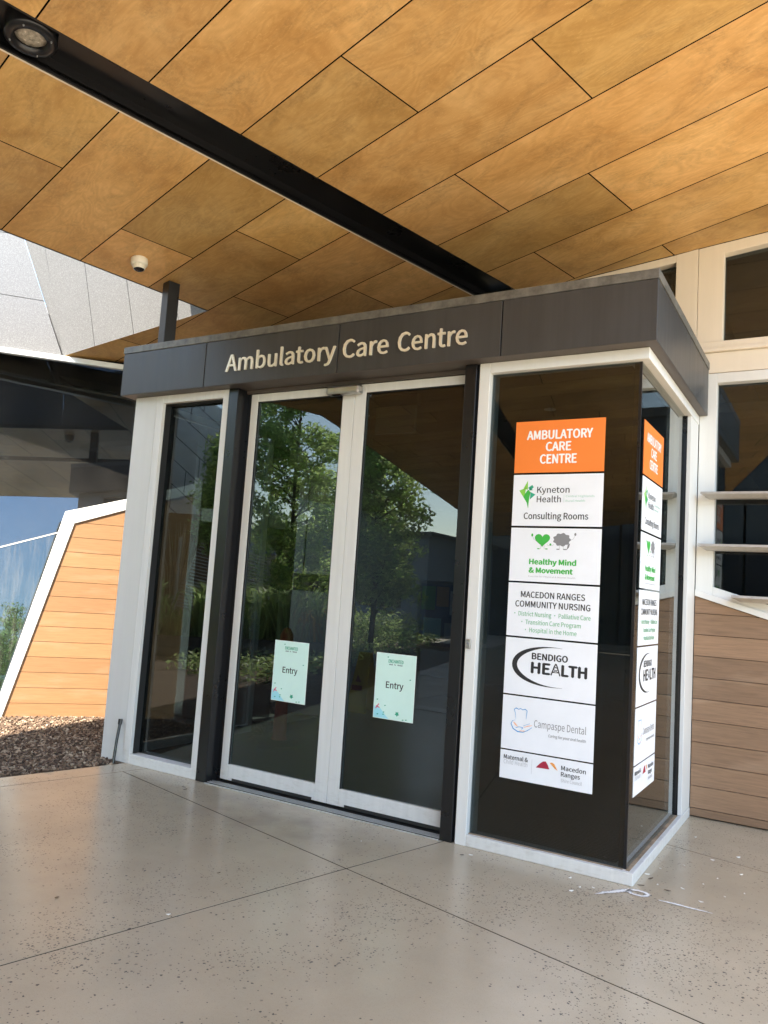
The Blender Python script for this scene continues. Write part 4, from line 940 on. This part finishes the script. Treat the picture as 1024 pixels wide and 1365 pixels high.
for f in (0.05, .5, .95):
    p = a0.lerp(a1, f); m.prism([p + Vector((-.03, -.03, -.05)), p + Vector((.03, -.03, -.05)), p + Vector((.03, .03, -.05)), p + Vector((-.03, .03, -.05))], (.0, .0, 2.5 - .45 * f))
m.build('upright', M['white'], t)
t = thing('dark_building', 'dark glazed building closing off the far end of the canopy', 'building', (-2, -26, -.05))
m = MB(); m.box(-13, 14, -32, -26, -.05, 6.5); m.build('wall', M['darkglass'], t)
m = MB(); m.box(-4, 16, -31.9, -25.95, 6.5, 9.6); m.build('upper_storey', M['darkglass'], t)
m = MB(); m.box(-4.3, 16.3, -32.3, -25.7, 9.6, 10.0); m.build('roof', M['fascia'], t)
m = MB()
for k in range(14): m.box(-12.6 + 2 * k, -12.5 + 2 * k, -26.05, -26, 0, 6.4)
m.build('mullion', M['grey'], t)
t = thing('slate_building', 'low slate blue building standing behind the garden trees', 'building', (-20, -20, -.05))
m = MB(); m.box(-34, -11.8, -26, -20, -.05, 3.5); m.build('wall', M['slate'], t)
m = MB(); m.box(-34.2, -11.6, -26.2, -19.8, 3.5, 3.65); m.build('roof', M['fascia'], t)
m = MB()
for k in range(7): m.box(-32 + 2.9 * k, -30.2 + 2.9 * k, -20.02, -19.98, .9, 2.6)
m.build('window', M['dome'], t)
hd = thing('garden_hedge', 'dark clipped hedge along the garden bed left of the canopy', 'hedge', (-9.5, -13, -.05)); hb = MB(); rg = random.Random(5)
for k in range(150):
    f = rg.random(); leafy(hb, (-13.5 + 5.3 * f + rg.uniform(-.3, .3), -12.6 - 1.8 * (1 - f) + rg.uniform(-.3, .3), rg.uniform(.1, .75)), .34, 46, .05, 1, rg)
hb.build('foliage', M['leafb'], hd)
m = MB(); m.prism([GP(3.72, -2.62, -.045), GP(3.72, -18.6, -.045), LW(-24, -.045, 0), LW(-2.95, -.045, 0)], (0, 0, .035)); tag(m.build('garden_bed', M['soil']), kind='structure')
gr = MB()
for k in range(420):
    a, b = rg.random(), rg.random(); p = Vector((-15.5, -18, 0)).lerp(Vector((-8.3, -4.6, 0)), a).lerp(Vector((-9.9, -18, 0)).lerp(Vector((-6.1, -4.2, 0)), a), b); leafy(gr, (p.x, p.y, .10), .26, 16, .055, .5, rg)
tag(gr.build('ground_cover', M['leafb']), 'low green ground cover filling the bed under the garden trees', 'ground cover', kind='stuff')
# projecting end bay of the wing: raked pale panels over timber (seen in the left fixed pane)
bay_ = thing('projecting_bay', 'projecting end bay with raked pale panels above timber boards', 'building', (-13.7, -10.1, -.05))
f0, f1 = Vector((-14.75, -9.45, 0)), Vector((-12.62, -10.72, 0)); fd = (f1 - f0).normalized(); fn_ = Vector((-fd.y, fd.x, 0)); FL = (f1 - f0).length
fp = lambda f, z, o=0: f0 + fd * f + fn_ * o + Vector((0, 0, z))
m = MB()
for k in range(-2, 12):
    for c in range(-1, 5):
        off = .33 * (k % 3); a0, a1 = c * .78 + off, (c + 1) * .78 + off; zb = 2.0 + .62 * k
        q = [(a0 + .012, zb - .8 * (a0 + .012) + .014), (a1 - .012, zb - .8 * (a1 - .012) + .014), (a1 - .012, zb - .8 * (a1 - .012) + .606), (a0 + .012, zb - .8 * (a0 + .012) + .606)]
        q = clip_poly(q, [(0, 3.1), (FL, 3.1), (FL, 5.6), (0, 6.9)])
        if len(q) > 2: m.prism([fp(a, z) for a, z in q], fn_ * .02)
m.build('pale_panel', M['palep'], bay_)
m = MB()
for k in range(21):
    z0 = .148 * k
    for a, b in ((0, 1.1), (1.104, FL)): m.prism([fp(a, z0 + .003), fp(b, z0 + .003), fp(b, z0 + .145), fp(a, z0 + .145)], fn_ * .02, rnd.uniform(.05, 1), lambda p: ((p - f0).dot(fd), p.z))
m.build('timber_cladding', M['board'], bay_)
m = MB(); m.prism([fp(0, -.05, -.01), fp(FL, -.05, -.01), fp(FL, 5.55, -.01), fp(0, 6.85, -.01)], fn_ * -.5); m.build('backing_wall', M['grey'], bay_)
